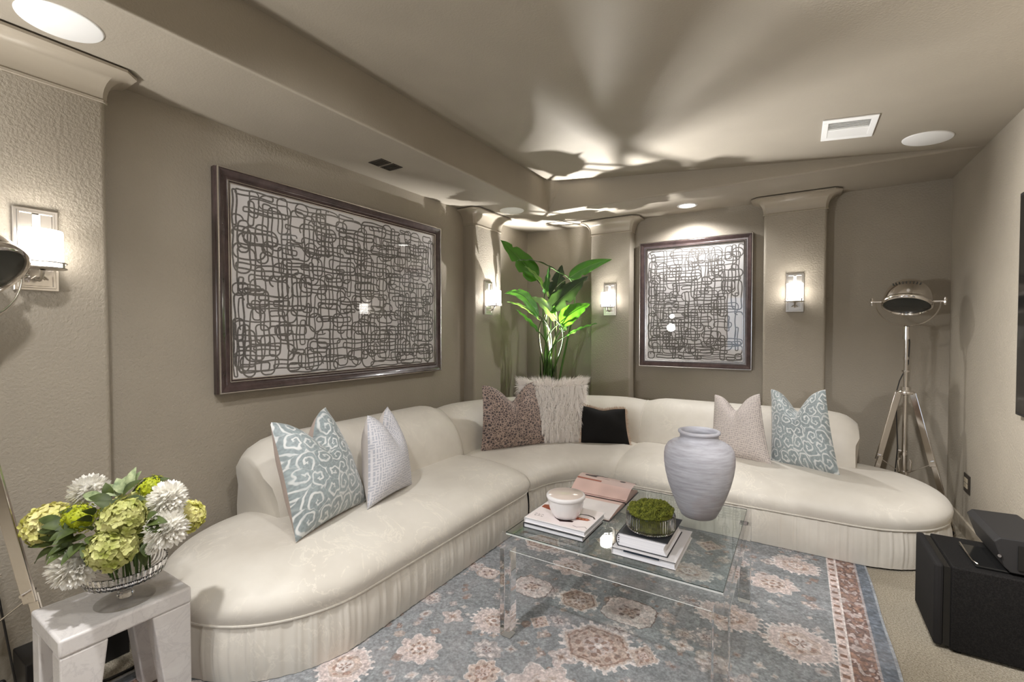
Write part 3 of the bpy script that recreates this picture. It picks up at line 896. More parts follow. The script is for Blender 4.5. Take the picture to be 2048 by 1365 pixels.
# ------------------------------------------------------------------ pillows
def pillow(name, label, corners, thick, front, back, chop=.28, group=None, ear=.10, trim=None, n=26, fringe=None, fur=None):
    """corners: BL BR TR TL (seen from the front) in room coordinates"""
    BL, BR, TR, TL = [Vector(c) for c in corners]
    c0 = (BL + BR) / 2
    root = empty(name, (c0.x, c0.y, min(BL.z, BR.z)), label, 'pillow', group)
    nrm = ((BR - BL).cross(TL - BL)).normalized()
    hgt = ((TL - BL).length + (TR - BR).length) / 2
    updir = ((TL - BL) + (TR - BR)).normalized()
    def pt(u, v, side):
        # edges curve inwards between the corners
        cu = u * (1 - .055 * (1 - v * v)); cv = v * (1 - .055 * (1 - u * u))
        a = (cu + 1) / 2; b = (cv + 1) / 2
        p = BL * (1 - a) * (1 - b) + BR * a * (1 - b) + TR * a * b + TL * (1 - a) * b
        s = max(0.0, (v + .15) / 1.15)
        dip = chop * hgt * math.exp(-(abs(u) / .40) ** 1.7) * s ** 1.3
        p = p - updir * dip
        t = thick * ((1 - abs(u) ** 2.4) * (1 - abs(v) ** 2.4)) ** .62
        t *= 1 - .35 * (chop / .28) * math.exp(-(u / .16) ** 2) * s
        # soft folds running in from the corners
        t += .006 * math.sin(9 * u * v + 2 * u) * (1 - u * u) * (1 - v * v)
        return p + nrm * (t * side)
    def uv(u, v): return ((u + 1) / 2, (v + 1) / 2)
    T = [math.sin(PI / 2 * (2 * k / n - 1)) * .5 + (2 * k / n - 1) * .5 for k in range(n + 1)]
    for side, nm, mat in ((1, 'front_panel', front), (-1, 'back_panel', back)):
        G = [[tuple(pt(u, v, side)) for v in T] for u in T]
        U = [[uv(u, v) for v in T] for u in T]
        o = MB().grid(G, UV=U).build(nm, mat, root, angle=180, recalc=True)
    edge = [tuple(pt(u, -1, 0)) for u in T] + [tuple(pt(1, v, 0)) for v in T[1:]] + [tuple(pt(u, 1, 0)) for u in T[::-1][1:]] + [tuple(pt(-1, v, 0)) for v in T[::-1][1:-1]]
    if trim: MB().tube(edge, .0035, 6, closed=True).build('piping', trim, root)
    if fringe:
        m = MB(); r = random.Random(3)
        for i in range(len(edge)):
            p = Vector(edge[i]); q = Vector(edge[(i + 1) % len(edge)])
            L = (q - p).length
            d = (q - p).normalized(); out = d.cross(nrm).normalized()
            if (p + out * .01 - (BL + BR + TL + TR) / 4).length < (p - (BL + BR + TL + TR) / 4).length: out = -out
            for k in range(max(1, int(L / .0022))):
                s = p.lerp(q, (k + r.random()) * .0022 / max(L, 1e-6))
                e_ = s + out * r.uniform(.018, .030) + nrm * r.uniform(-.008, .010) + d * r.uniform(-.004, .004)
                w = d * .0026
                m.add([tuple(s - w), tuple(s + w), tuple(e_)], [(0, 1, 2)])
        o = m.build('fringe', fringe, root, recalc=False); o['kind'] = 'stuff'
    if fur:
        m = MB(); r = random.Random(11)
        lock = {}
        cnt = 15000
        for i in range(cnt):
            u, v = r.uniform(-1.0, 1.0), r.uniform(-1.0, 1.0)
            side = 1 if r.random() < .8 else -1
            p = pt(u, v, side)
            pu = pt(min(1, u + .02), v, side) - pt(max(-1, u - .02), v, side); pv = pt(u, min(1, v + .02), side) - pt(u, max(-1, v - .02), side)
            nn = pu.cross(pv).normalized() * side
            key = (int((u + 1) * 11 + .3 * math.sin(v * 9)), int((v + 1) * 8))
            if key not in lock: lock[key] = (r.uniform(-.4, .4), r.uniform(.7, 1.25))
            sw, ln = lock[key]
            cu = (key[0] + .5) / 11 - 1; 
            edge_f = max(abs(u), abs(v))
            outv = (p - (BL + BR + TL + TR) / 4); outv.normalize()
            L = r.uniform(.035, .060) * ln
            d1 = (nn * .75 - updir * .35 + outv * (.8 * edge_f ** 4) + pu.normalized() * sw * .3).normalized()
            d2 = (nn * .10 - updir * (.95 if v < .8 else .1) + outv * (1.0 * edge_f ** 6) + pu.normalized() * (sw * .6 + (cu - u) * 2.5) + Vector((r.uniform(-.12, .12), r.uniform(-.12, .12), r.uniform(-.1, .1)))).normalized()
            a = p; b = p + d1 * L * .4; c = b + d2 * L * .65
            wd = nn.cross(d2)
            if wd.length < 1e-4: wd = nn.orthogonal()
            wd = wd.normalized() * .0016
            m.add([tuple(a - wd), tuple(a + wd), tuple(b - wd * .8), tuple(b + wd * .8), tuple(c)], [(0, 1, 3, 2), (2, 3, 4)])
        o = m.build('fur', fur, root, recalc=False); o['kind'] = 'stuff'
    return root

M_SCROLL = img_mat('teal_scroll_velvet', scroll_velvet(21), .55, .5, .004, .35)
M_FRETW = img_mat('white_fretwork_weave', fretwork(4, (176, 178, 188), (212, 210, 214), 420, 34), .75, .5, .003)
M_FRETP = img_mat('blush_fretwork_weave', fretwork(9, (170, 162, 160), (206, 196, 191), 420, 34), .75, .5, .003)
def cloth(name, c, sc=380, var=.06, sheen=0.1):
    n = N(name); v = n.co('Object')
    n.set(n.ramp(n.noise(v, sc, 2), [(.3, tuple(x * (1 - var) for x in c[:3])), (.7, tuple(x * (1 + var) for x in c[:3]))]), .85)
    n.b.inputs['Sheen Weight'].default_value = sheen
    n.bump(n.noise(v, sc, 2), .25, .002)
    return n.m
M_BLUSH = cloth('blush_velvet_backing', rgb(176, 160, 152))
M_PALEB = cloth('pale_linen_backing', rgb(206, 198, 194))
def leopard():
    n = N('spotted_leopard_velvet')
    v = n.co('UV', (1, 1, 1))
    nz = n.n('ShaderNodeTexNoise'); nz.inputs['Scale'].default_value = 6; n.l(v, nz.inputs['Vector'])
    mp = n.n('ShaderNodeVectorMath', operation='MULTIPLY_ADD'); n.l(nz.outputs['Color'], mp.inputs[0]); mp.inputs[1].default_value = (.05, .05, 0); n.l(v, mp.inputs[2])
    vo = n.n('ShaderNodeTexVoronoi'); vo.feature = 'DISTANCE_TO_EDGE'; vo.inputs['Scale'].default_value = 27; vo.inputs['Randomness'].default_value = .85
    n.l(mp.outputs[0], vo.inputs['Vector'])
    big = n.noise(v, 2.2, 1)
    a = n.ramp(vo.outputs['Distance'], [(.03, rgb(176, 154, 142)), (.10, rgb(118, 102, 97)), (.24, rgb(70, 61, 62))])
    n.set(a, .6); n.b.inputs['Sheen Weight'].default_value = .35
    n.bump(vo.outputs['Distance'], .3, .003)
    return n.m
M_LEO = leopard()
M_FUR = plain('white_long_fur', rgb(250, 245, 241), .8); M_FUR.node_tree.nodes['Principled BSDF'].inputs['Sheen Weight'].default_value = .2
M_HIDE = N('black_short_hide')
M_HIDE.set(M_HIDE.ramp(M_HIDE.noise(M_HIDE.co('UV', (90, 14, 1)), 3, 3), [(.35, (.004, .004, .004, 1)), (.75, (.011, .0095, .009, 1))]), .7)
M_HIDE.b.inputs['Specular IOR Level'].default_value = .2
M_HIDE.bump(M_HIDE.noise(M_HIDE.co('UV', (90, 14, 1)), 3, 3), .35, .003); M_HIDE = M_HIDE.m
M_FRINGE = plain('beige_fringe_yarn', rgb(196, 172, 152), .85)

PG = 'scroll velvet pillows'
pillow('scroll_pillow', 'teal scroll velvet pillow at the near end of the sofa, under the large picture', [(-1.835, 1.165, .412), (-1.962, 1.665, .412), (-2.185, 1.57, .915), (-2.085, 1.20, .905)], .125, M_SCROLL, M_BLUSH, .27)
pillow('fretwork_pillow', 'white fretwork pillow beside the teal one on the long left seat', [(-1.862, 1.575, .412), (-1.945, 1.985, .412), (-2.115, 1.95, .872), (-2.005, 1.70, .868)], .115, M_FRETW, M_PALEB, .24)
pillow('leopard_pillow', 'brown leopard spotted pillow in front of the white fur pillow', [(-2.035, 2.80, .402), (-1.715, 3.335, .402), (-1.855, 3.35, .915), (-2.075, 2.875, .91)], .085, M_LEO, M_LEO, .26)
pillow('fur_pillow', 'shaggy white fur pillow in the sofa corner below the plant', [(-1.935, 3.18, .402), (-1.50, 3.52, .402), (-1.525, 3.625, .925), (-1.99, 3.27, .925)], .075, M_FUR, M_FUR, .03, fur=M_FUR)
pillow('fringed_pillow', 'small black hide pillow with beige fringe', [(-1.50, 3.46, .405), (-1.145, 3.63, .40), (-1.205, 3.69, .685), (-1.545, 3.52, .71)], .055, M_HIDE, M_FRINGE, .07, fringe=M_FRINGE, n=20)
pillow('fretwork_pillow', 'blush fretwork pillow behind the grey urn on the right-hand seat', [(-.55, 3.68, .405), (-.142, 3.59, .402), (-.228, 3.70, .883), (-.555, 3.90, .830)], .105, M_FRETP, M_BLUSH, .24)
pillow('scroll_pillow', 'teal scroll velvet pillow at the far end, beside the blush pillow', [(-.155, 3.69, .402), (.238, 3.55, .402), (.158, 3.675, .942), (-.170, 3.93, .896)], .115, M_SCROLL, M_BLUSH, .27)

# ------------------------------------------------------------------ glass-topped acrylic table
TX0, TX1, TY0, TY1, TZ = -1.082, -.182, 1.628, 2.502, .460
FZ = .0105                                     # top of the rug pile
M_APRON = pane('clear_acrylic_sheet', 1.49)
tab = empty('coffee_table', (-.63, 2.06, FZ), 'clear acrylic coffee table with inset glass top on the patterned rug', 'table')
lw = .052
for (x, y) in [(TX0, TY0), (TX1 - lw, TY0), (TX0, TY1 - lw), (TX1 - lw, TY1 - lw)]:
    MB().box(x, x + lw, y, y + lw, FZ, .393).build('leg', M_ACRYL, tab, smooth=False, bevel=.002, seg=1)
    MB().box(x + .004, x + lw - .004, y + .004, y + lw - .004, FZ + .0, FZ + .0012).build('foot_pad', M_WHITE, tab, smooth=False)
ap = .018
for (a, b, c, d) in [(TX0, TX1, TY0, TY0 + ap), (TX0, TX1, TY1 - ap, TY1), (TX0, TX0 + ap, TY0 + ap, TY1 - ap), (TX1 - ap, TX1, TY0 + ap, TY1 - ap)]:
    MB().box(a, b, c, d, .3935, TZ - .001).build('apron', M_APRON, tab, smooth=False, bevel=.0015, seg=1)
M_TOPGLASS = pane('table_top_glass', 1.5)
_t = [n for n in M_TOPGLASS.node_tree.nodes if n.type == 'BSDF_TRANSPARENT'][0]; _t.inputs[0].default_value = (.93, .965, .95, 1)
gx0, gx1, gy0, gy1 = TX0 + ap + .002, TX1 - ap - .002, TY0 + ap + .002, TY1 - ap - .002
top = MB().box(gx0, gx1, gy0, gy1, TZ - .010, TZ).build('glass_top', M_TOPGLASS, tab, smooth=False)
M_GEDGE = plain('green_glass_edge', (.012, .028, .024, 1), .15)
for (a, b, c, d) in [(gx0, gx1, gy0 - .0012, gy0), (gx0, gx1, gy1, gy1 + .0012), (gx0 - .0012, gx0, gy0, gy1), (gx1, gx1 + .0012, gy0, gy1)]:
    MB().box(a, b, c, d, TZ - .0028, TZ - .0004).build('glass_edge', M_GEDGE, tab, smooth=False)
M_RIM = plain('edge_glint_white', (.8, .82, .81, 1), .2)
# white strips standing in for the glint along the apron's lower edges
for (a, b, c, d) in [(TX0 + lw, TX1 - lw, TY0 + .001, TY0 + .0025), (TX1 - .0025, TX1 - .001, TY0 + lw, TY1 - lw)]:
    MB().box(a, b, c, d, .3925, .3942).build('edge_glint_strip', M_RIM, tab, smooth=False)
for (a, b, c, d) in [(gx0, gx1, gy0 - .0012, gy0 - .0002), (gx1 + .0002, gx1 + .0012, gy0, gy1)]:  # bright line below the glass edge, put in as white strips
    MB().box(a, b, c, d, TZ - .0095, TZ - .0034).build('rim_glint_strip', M_RIM, tab, smooth=False)
# ------------------------------------------------------------------ books
def pages(name='paper_pages'):
    n = N(name); v = n.co('Object', (4, 4, 900))
    n.set(n.ramp(n.noise(v, 1.0, 2), [(.3, rgb(206, 206, 214)), (.7, rgb(238, 238, 242))]), .8)
    return n.m
M_PAGES = pages()
M_COVBLK = plain('black_book_cloth', (.016, .018, .022, 1), .5)
M_COVWHT = plain('white_book_cover', rgb(222, 219, 220), .35)
M_COVGRY = plain('pale_grey_book_cover', rgb(200, 198, 200), .4)
M_NAVY = plain('navy_printed_band', rgb(40, 52, 66), .4)
M_INK = plain('black_print', (.02, .018, .02, 1), .5)

def book(name, label, x0, x1, y0, y1, z0, z1, cover, ct=.0028, spine='left', group=None, round_spine=False):
    """closed book lying flat; spine on the left (-x) side"""
    b = empty(name, ((x0 + x1) / 2, (y0 + y1) / 2, z0), label, 'book', group)
    ins = .004
    def slab(za, zb, nm):
        MB().box(x0, x1, y0, y1, za, zb).build(nm, cover, b, smooth=False, bevel=.0008, seg=1)
    slab(z0, z0 + ct, 'cover'); slab(z1 - ct, z1, 'cover')
    m = MB(); n = 8
    G = []
    for k in range(n + 1):
        a = k / n
        zz = z0 + ct + (z1 - z0 - 2 * ct) * a
        bulge = (.35 * (z1 - z0)) * math.sin(PI * a) * (1 if round_spine else .25)
        G.append([(x0 + ct * .5 - bulge * .5, y0 + ins, zz), (x1 - ins - bulge * .6, y0 + ins, zz), (x1 - ins - bulge * .6, y1 - ins, zz), (x0 + ct * .5 - bulge * .5, y1 - ins, zz)])
    m.grid(G, closed_v=True); m.build('page_block', M_PAGES, b, angle=60)
    sp = MB(); G = []
    for k in range(n + 1):
        a = k / n; zz = z0 + (z1 - z0) * a
        bulge = (.35 * (z1 - z0)) * math.sin(PI * a) * (1 if round_spine else .12)
        G.append([(x0 - .001 - bulge * .5, y0, zz), (x0 - .001 - bulge * .5, y1, zz), (x0 + ct * .6 - bulge * .5, y1, zz), (x0 + ct * .6 - bulge * .5, y0, zz)])
    sp.grid(G, closed_v=True); sp.build('spine', cover, b, angle=60)
    return b
def flat_print(parent, name, poly, z, mat):
    MB().prism(poly, z, z + .0004).build(name, mat, parent, smooth=False)

# left stack
book('book', 'black-bound book at the bottom of the stack under the candle jar', -1.022, -.738, 1.728, 1.958, TZ + .0004, TZ + .0215, M_COVBLK)
b = book('book', 'white art book with rust red cover picture under the candle jar', -1.020, -.732, 1.734, 1.966, TZ + .022, TZ + .045, M_COVWHT)
zt = TZ + .0451
M_RUST = plain('rust_red_print', rgb(150, 66, 42), .4); M_TANP = plain('orange_print', rgb(206, 130, 96), .4)
M_DKP = plain('dark_brown_print', rgb(52, 34, 34), .4); M_PINKP = plain('pale_pink_print', rgb(230, 220, 220), .4); M_GREYP = plain('grey_print', rgb(150, 140, 146), .4)
flat_print(b, 'cover_print', [(-1.016, 1.738), (-.736, 1.738), (-.736, 1.962), (-1.016, 1.962)], zt - .0002, M_PINKP)
flat_print(b, 'cover_print', [(-1.012, 1.878), (-.90, 1.845), (-.90, 1.90), (-.98, 1.922), (-1.012, 1.91)], zt, M_RUST)
flat_print(b, 'cover_print', [(-.905, 1.80), (-.865, 1.772), (-.815, 1.792), (-.815, 1.806), (-.865, 1.802), (-.895, 1.812)], zt, M_DKP)
flat_print(b, 'cover_print', [(-.825, 1.826), (-.765, 1.838), (-.757, 1.853), (-.775, 1.862), (-.83, 1.855)], zt, M_RUST)
for q in range(4):
    cx, cy = -.818 + .0145 * q, 1.8415 + .003 * q
    flat_print(b, 'cover_print', [(cx + .006 * math.cos(2 * PI * k / 8), cy + .006 * math.sin(2 * PI * k / 8)) for k in range(8)], zt + .0004, M_TANP)
def ink_line(parent, pts, w, z, mat, name='cover_print'):
    MB().tube([(p[0], p[1], z) for p in pts], w, 5, flat=(.3, 1)).build(name, mat, parent)
ink_line(b, [(-.835, 1.875), (-.815, 1.892), (-.785, 1.898), (-.757, 1.888), (-.745, 1.872)], .004, zt + .0005, M_DKP)
ink_line(b, [(-.80, 1.762), (-.78, 1.758), (-.765, 1.768), (-.75, 1.775), (-.738, 1.764)], .002, zt + .0005, M_GREYP)
# two short lines of small cover lettering, too fine to read in the photograph
for row, yy in ((0, 1.792), (1, 1.776)):
    for k in range(3):
        xx = -.998 + .016 * k + .004 * row
        ink_line(b, [(xx, yy + .008), (xx + .004, yy - .002), (xx + .010, yy + .004)] if (k + row) % 2 else [(xx, yy), (xx + .005, yy + .008), (xx + .010, yy + .001)], .0011, zt + .0005, M_DKP, 'lettering')

# right stack
b = book('book', 'wide pale grey book with navy band under the thick black book', -.606, -.366, 1.702, 2.010, TZ + .0004, TZ + .029, M_COVGRY)
MB().box(-.560, -.425, 1.7008, 1.7018, TZ + .0215, TZ + .029).build('navy_band', M_NAVY, b, smooth=False)
for z in (TZ + .0012, TZ + .0272):
    MB().box(-.606, -.367, 1.7008, 1.7018, z - .0008, z + .0012).build('dark_cover_edge', M_COVBLK, b, smooth=False)
b = book('book', 'thick black book with rounded spine under the moss bowl', -.588, -.400, 1.722, 1.978, TZ + .0294, TZ + .083, M_COVBLK, .0026, round_spine=True)
for k in range(4):
    MB().box(-.5895 - .0, -.5845, 1.7235, 1.7255, TZ + .043 + .0085 * k, TZ + .0452 + .0085 * k).build('ink_mark', M_INK, b, smooth=False)

# open book behind the candle
ob = empty('open_book', (-.87, 2.2, TZ), 'open picture book lying behind the candle jar', 'book')
def leafblock(y_sp, y_out, hgt, lift, nm, mat):
    """half of an open book: pages arc up from the spine (y_sp) and down to the fore edge (y_out)"""
    xs0, xs1 = -1.020, -.722
    G = []; n = 12
    for k in range(n + 1):
        t = k / n
        y = y_sp + (y_out - y_sp) * t
        z = TZ + .004 + hgt * (math.sin(PI * min(1, t * 1.25) ** .6) * .55 + .45 * (1 - t) ** .5 if t < .8 else .45 * (1 - t) ** .5 + .55 * math.sin(PI * (min(1, t * 1.25)) ** .6)) + lift * math.sin(PI * t * .9)
        G.append((y, max(z, TZ + .005)))
    m = MB()
    for k in range(n):
        (ya, za), (yb, zb) = G[k], G[k + 1]
        m.add([(xs0, ya, za), (xs1, ya, za), (xs1, yb, zb), (xs0, yb, zb)], [(0, 1, 2, 3)], [(0, k / n), (1, k / n), (1, (k + 1) / n), (0, (k + 1) / n)])
        m.add([(xs1, ya, TZ + .003), (xs1, ya, za), (xs1, yb, zb), (xs1, yb, TZ + .003)], [(0, 3, 2, 1)], [(0, 0)] * 4)
        m.add([(xs0, ya, TZ + .003), (xs0, ya, za), (xs0, yb, zb), (xs0, yb, TZ + .003)], [(0, 1, 2, 3)], [(0, 0)] * 4)
    (yb, zb) = G[-1]
    m.add([(xs0, yb, TZ + .003), (xs1, yb, TZ + .003), (xs1, yb, zb), (xs0, yb, zb)], [(0, 1, 2, 3)], [(0, 0)] * 4)
    return m.build(nm, mat, ob, angle=30)
def page_print(pink):
    h, w = 160, 200
    A = np.ones((h, w, 3)) * np.array([216, 210, 210]) / 255.
    A *= 0.97 + 0.05 * smooth_noise(h, w, 30, 61)[..., None]
    yy, xx = np.mgrid[0:h, 0:w] / np.array([h, w]).reshape(2, 1, 1)
    if pink:
        A[:] = np.array([206, 176, 168]) / 255. * (0.94 + .1 * smooth_noise(h, w, 40, 62)[..., None])
        m = (yy > .46); A[m] = (np.array([196, 172, 166]) / 255.)
        m = (yy > .72) & (smooth_noise(h, w, 26, 63) > .55); A[m] = np.array([60, 44, 44]) / 255.
        m = (yy > .5) & (yy < .58) & (xx < .45); A[m] = np.array([150, 84, 66]) / 255.
    else:
        m = (yy < .28) ; A[m] = np.array([205, 176, 168]) / 255.
    return A
leafblock(2.212, 1.985, .016, .006, 'page_block', img_mat('pale_printed_page', page_print(False), .45))
leafblock(2.222, 2.425, .018, .026, 'page_block', img_mat('pink_printed_page', page_print(True), .45))
MB().box(-1.024, -.717, 1.980, 2.214, TZ + .0004, TZ + .003).box(-1.024, -.717, 2.220, 2.43, TZ + .0004, TZ + .003).box(-1.024, -.717, 2.21, 2.224, TZ + .0004, TZ + .006).build('cover', M_COVBLK, ob, smooth=False)
# a lifted page curling up
G = []
for k in range(11):
    t = k / 10
    G.append([(-1.022, 2.222 + .17 * t, TZ + .022 + .052 * math.sin(PI * .62 * t)), (-.718, 2.222 + .185 * t, TZ + .020 + .040 * math.sin(PI * .70 * t))])
MB().grid(G, UV=[[(0, k / 10), (1, k / 10)] for k in range(11)]).build('loose_page', bpy.data.materials['pink_printed_page'], ob)

# candle jar
M_PORC = plain('glazed_white_ceramic', rgb(226, 223, 224), .12)
M_PORC.node_tree.nodes['Principled BSDF'].inputs['Coat Weight'].default_value = .5
cj = empty('candle_jar', (-.868, 1.838, TZ + .0462), 'white ceramic candle jar with flat lid on the left book stack', 'candle')
MB().lathe([(0, 0), (.048, 0), (.056, .004), (.066, .022), (.074, .045), (.079, .068), (.081, .082), (.0, .082)], cj.location, 48).build('jar', M_PORC, cj)
MB().lathe([(0, .0825), (.083, .0825), (.0865, .086), (.0865, .094), (.084, .0985), (.080, .1000), (.0, .1005)], cj.location, 48).build('lid', M_PORC, cj, angle=50)
MB().lathe([(.0, .1009), (.076, .1009), (.077, .1003), (0, .1003)], cj.location, 48).build('lid_inset', plain('translucent_beige_lid', rgb(206, 192, 184), .12), cj, angle=50)

# moss bowl
mbz = TZ + .0834
bw = empty('moss_bowl', (-.490, 1.822, mbz), 'ribbed clear glass bowl filled with green moss on the black book', 'bowl')
nr = 56
def rib(i, j): return 1.0 + (.016 if i % 4 in (0, 1) else -.010) * (1 if 1 < j < 6 else 0)
MB().lathe([(0, .0005), (.070, .0005), (.088, .004), (.094, .014), (.094, .060), (.092, .066), (.088, .066), (.086, .060), (.086, .016), (.080, .010), (0, .010)], bw.location, nr * 4, rib=rib).build('glass_bowl', M_CUTGLASS, bw, angle=20)
def moss(parent, c, R, z0, seed, n):
    m = MB(); r = random.Random(seed)
    G = []
    for i in range(64):
        a = 2 * PI * i / 64; row = []
        for j in range(16):
            rr = R * (1 - j / 15.0)
            h = .016 + .026 * math.cos(rr / R * 1.4) + .010 * math.sin(rr * 90 + 3 * a) * math.cos(4 * a + rr * 60)
            row.append((c[0] + rr * math.cos(a), c[1] + rr * math.sin(a), z0 + h + r.uniform(-.002, .002)))
        G.append(row)
    m.grid(G, closed_u=True)
    for k in range(n):
        a = r.uniform(0, 2 * PI); rr = R * math.sqrt(r.random())
        h = .016 + .026 * math.cos(rr / R * 1.4) + .010 * math.sin(rr * 90 + 3 * a) * math.cos(4 * a + rr * 60)
        p = Vector((c[0] + rr * math.cos(a), c[1] + rr * math.sin(a), z0 + h))
        s = r.uniform(.0018, .0042)
        d = Vector((r.uniform(-1, 1), r.uniform(-1, 1), r.uniform(-.2, 1.4))).normalized()
        e = d.orthogonal().normalized(); f = d.cross(e)
        q = p + d * r.uniform(0, .006)
        m.add([tuple(q + e * s), tuple(q - e * s * .5 + f * s), tuple(q - e * s * .5 - f * s), tuple(q + d * s * 1.6)], [(0, 1, 3), (1, 2, 3), (2, 0, 3)])
    G2 = [[(c[0] + R * .97 * math.cos(2 * PI * i / 48), c[1] + R * .97 * math.sin(2 * PI * i / 48), z) for z in (z0 - .045, z0 + .02)] for i in range(48)]
    m.grid(G2, closed_u=True)
    n_ = N('green_moss'); v = n_.co('Object')
    n_.set(n_.ramp(n_.noise(v, 70, 3, .7), [(.3, rgb(62, 66, 18)), (.5, rgb(98, 104, 30)), (.75, rgb(142, 144, 52))]), .95)
    o = m.build('moss', n_.m, parent, angle=30, recalc=False); o['kind'] = 'stuff'
moss(bw, (-.490, 1.822), .085, mbz + .056, 4, 7000)

# stone urn
def stone():
    n = N('whitewashed_grey_stoneware'); v = n.co('Object', (1, 1, 9))
    a = n.noise(v, 9, 5, .65); b_ = n.noise(n.co('Object'), 4.5, 3, .6)
    c1 = n.ramp(a, [(.3, rgb(146, 145, 152)), (.5, rgb(164, 164, 172)), (.72, rgb(182, 183, 191))])
    c2 = n.ramp(b_, [(.50, (0, 0, 0, 1)), (.72, (.7, .7, .7, 1))])
    mx = n.n('ShaderNodeMix', data_type='RGBA'); n.l(c2, mx.inputs['Factor']); n.l(c1, mx.inputs['A']); mx.inputs['B'].default_value = rgb(158, 144, 142)
    n.set(mx.outputs['Result'], .85)
    n.bump(n.noise(n.co('Object', (1, 1, 10)), 40, 4, .6), .16, .003)
    return n.m
urn = empty('stone_urn', (-.390, 2.283, TZ + .0004), 'large whitewashed grey stoneware urn on the glass table', 'vase')
MB().lathe([(0, 0), (.072, 0), (.079, .006), (.098, .045), (.118, .095), (.137, .15), (.150, .205), (.156, .25), (.1565, .285), (.152, .312), (.140, .333), (.120, .347), (.100, .354), (.090, .359), (.085, .368), (.0845, .380), (.087, .385), (.092, .389), (.094, .395), (.092, .401), (.086, .403), (.079, .400), (.075, .390), (.075, .37), (.09, .35), (.13, .30), (.13, .2), (.0, .02)], urn.location, 64).build('urn_body', stone(), urn, angle=60)

# ------------------------------------------------------------------ side table, compote of flowers
def marble():
    n = N('white_marble'); v = n.co('Object')
    a = n.noise(v, 7, 6, .65, 1.6)
    n.set(n.ramp(a, [(.35, rgb(206, 202, 200)), (.47, rgb(211, 207, 205)), (.5, rgb(200, 196, 195)), (.53, rgb(212, 208, 206)), (.7, rgb(218, 215, 213))]), .35)
    n.bump(n.noise(v, 120, 2), .06, .002)
    return n.m
M_MARBLE = marble()
sx0, sx1, sy0, sy1, sz = -2.105, -1.822, .412, .758, .42
stb = empty('side_table', ((sx0 + sx1) / 2, (sy0 + sy1) / 2, 0), 'white marble side table with tapered legs under the flowers', 'table')
MB().box(sx0, sx1, sy0, sy1, sz - .055, sz).build('table_top', M_MARBLE, stb, bevel=.008, seg=3, angle=30)
for ix in (0, 1):
    for iy in (0, 1):
        xo = sx0 if ix == 0 else sx1; yo = sy0 if iy == 0 else sy1
        dx = 1 if ix == 0 else -1; dy = 1 if iy == 0 else -1
        zb = 0.0 if not (ix == 1 or True) else 0.0
        V = []
        for z, wx_, wy_ in ((.0105 if (xo > RX0) else .0, .065, .072), (sz - .0555, .075, .115)):
            V += [(xo + dx * .002, yo + dy * .002, z), (xo + dx * wx_, yo + dy * .002, z), (xo + dx * wx_, yo + dy * wy_, z), (xo + dx * .002, yo + dy * wy_, z)]
        MB().add(V, [(0, 3, 2, 1), (4, 5, 6, 7), (0, 1, 5, 4), (1, 2, 6, 5), (2, 3, 7, 6), (3, 0, 4, 7)]).build('leg', M_MARBLE, stb, smooth=False, bevel=.005)

M_FOOTGLASS = pane('thin_clear_glass', 1.55)
_t = [n for n in M_FOOTGLASS.node_tree.nodes if n.type == 'BSDF_TRANSPARENT'][0]; _t.inputs[0].default_value = (.93, .93, .93, 1)
cp = empty('glass_compote', (-1.925, .602, sz + .0005), 'clear cut glass footed bowl holding the flowers', 'bowl')
cl = cp.location
MB().lathe([(0, 0), (.080, 0), (.082, .002), (.075, .005), (.03, .010), (0, .012)], cl, 48).build('foot', M_FOOTGLASS, cp, angle=60)
MB().lathe([(.0, .0125), (.022, .0125), (.024, .02), (.020, .028), (.018, .045), (.022, .056), (.024, .062), (0, .0625)], cl, 10).build('stem', M_CUTGLASS, cp, angle=20)
def flute(i, j): return 1 + (.02 if i % 4 < 2 else -.012) * (1 if 2 <= j <= 5 else 0)
MB().lathe([(0, .063), (.035, .063), (.075, .068), (.104, .080), (.112, .096), (.116, .122), (.112, .122), (.107, .100), (.097, .087), (.07, .076), (.035, .070), (0, .070)], cl, 160, rib=flute).build('bowl', M_CUTGLASS, cp, angle=20)

bq = empty('flower_bouquet', (-1.925, .575, sz + .075), 'bouquet of green hydrangeas and white mums in the glass bowl', 'flowers')
def petal_mat(name, c1, c2, sc=20, trans=.12):
    n = N(name); v = n.co('Object')
    n.set(n.ramp(n.noise(v, sc, 3, .6), [(.32, c1), (.68, c2)]), .6)
    out = n.t.nodes['Material Output']
    tl = n.n('ShaderNodeBsdfTranslucent'); tl.inputs['Color'].default_value = c2
    mx = n.n('ShaderNodeMixShader'); mx.inputs[0].default_value = trans
    n.l(n.b.outputs[0], mx.inputs[1]); n.l(tl.outputs[0], mx.inputs[2]); n.l(mx.outputs[0], out.inputs['Surface'])
    return n.m
M_HYD = petal_mat('green_hydrangea_petals', rgb(150, 158, 66), rgb(214, 212, 148))
M_HYDY = petal_mat('yellow_hydrangea_petals', rgb(196, 196, 82), rgb(236, 228, 170))
M_MUM = petal_mat('white_mum_petals', rgb(246, 243, 236), rgb(255, 254, 250), 20, .4)
M_LIME = petal_mat('lime_floret_clusters', rgb(140, 150, 14), rgb(196, 204, 40), 60)
M_LEAFV = petal_mat('dark_bouquet_leaves', rgb(40, 54, 18), rgb(86, 100, 44), 14)
M_LEAFP = petal_mat('pale_variegated_leaves', rgb(82, 106, 66), rgb(186, 196, 150), 40)
M_STEM = plain('green_stems', rgb(62, 84, 30), .6)
def sphere_dirs(n, seed):
    r = random.Random(seed); out = []
    ga = PI * (3 - math.sqrt(5))
    for k in range(n):
        z = 1 - 2 * (k + .5) / n; rr = math.sqrt(1 - z * z); a = k * ga + r.uniform(-.25, .25)
        out.append(Vector((rr * math.cos(a), rr * math.sin(a), z)))
    return out
def frame(d):
    e = d.orthogonal().normalized(); return e, d.cross(e)
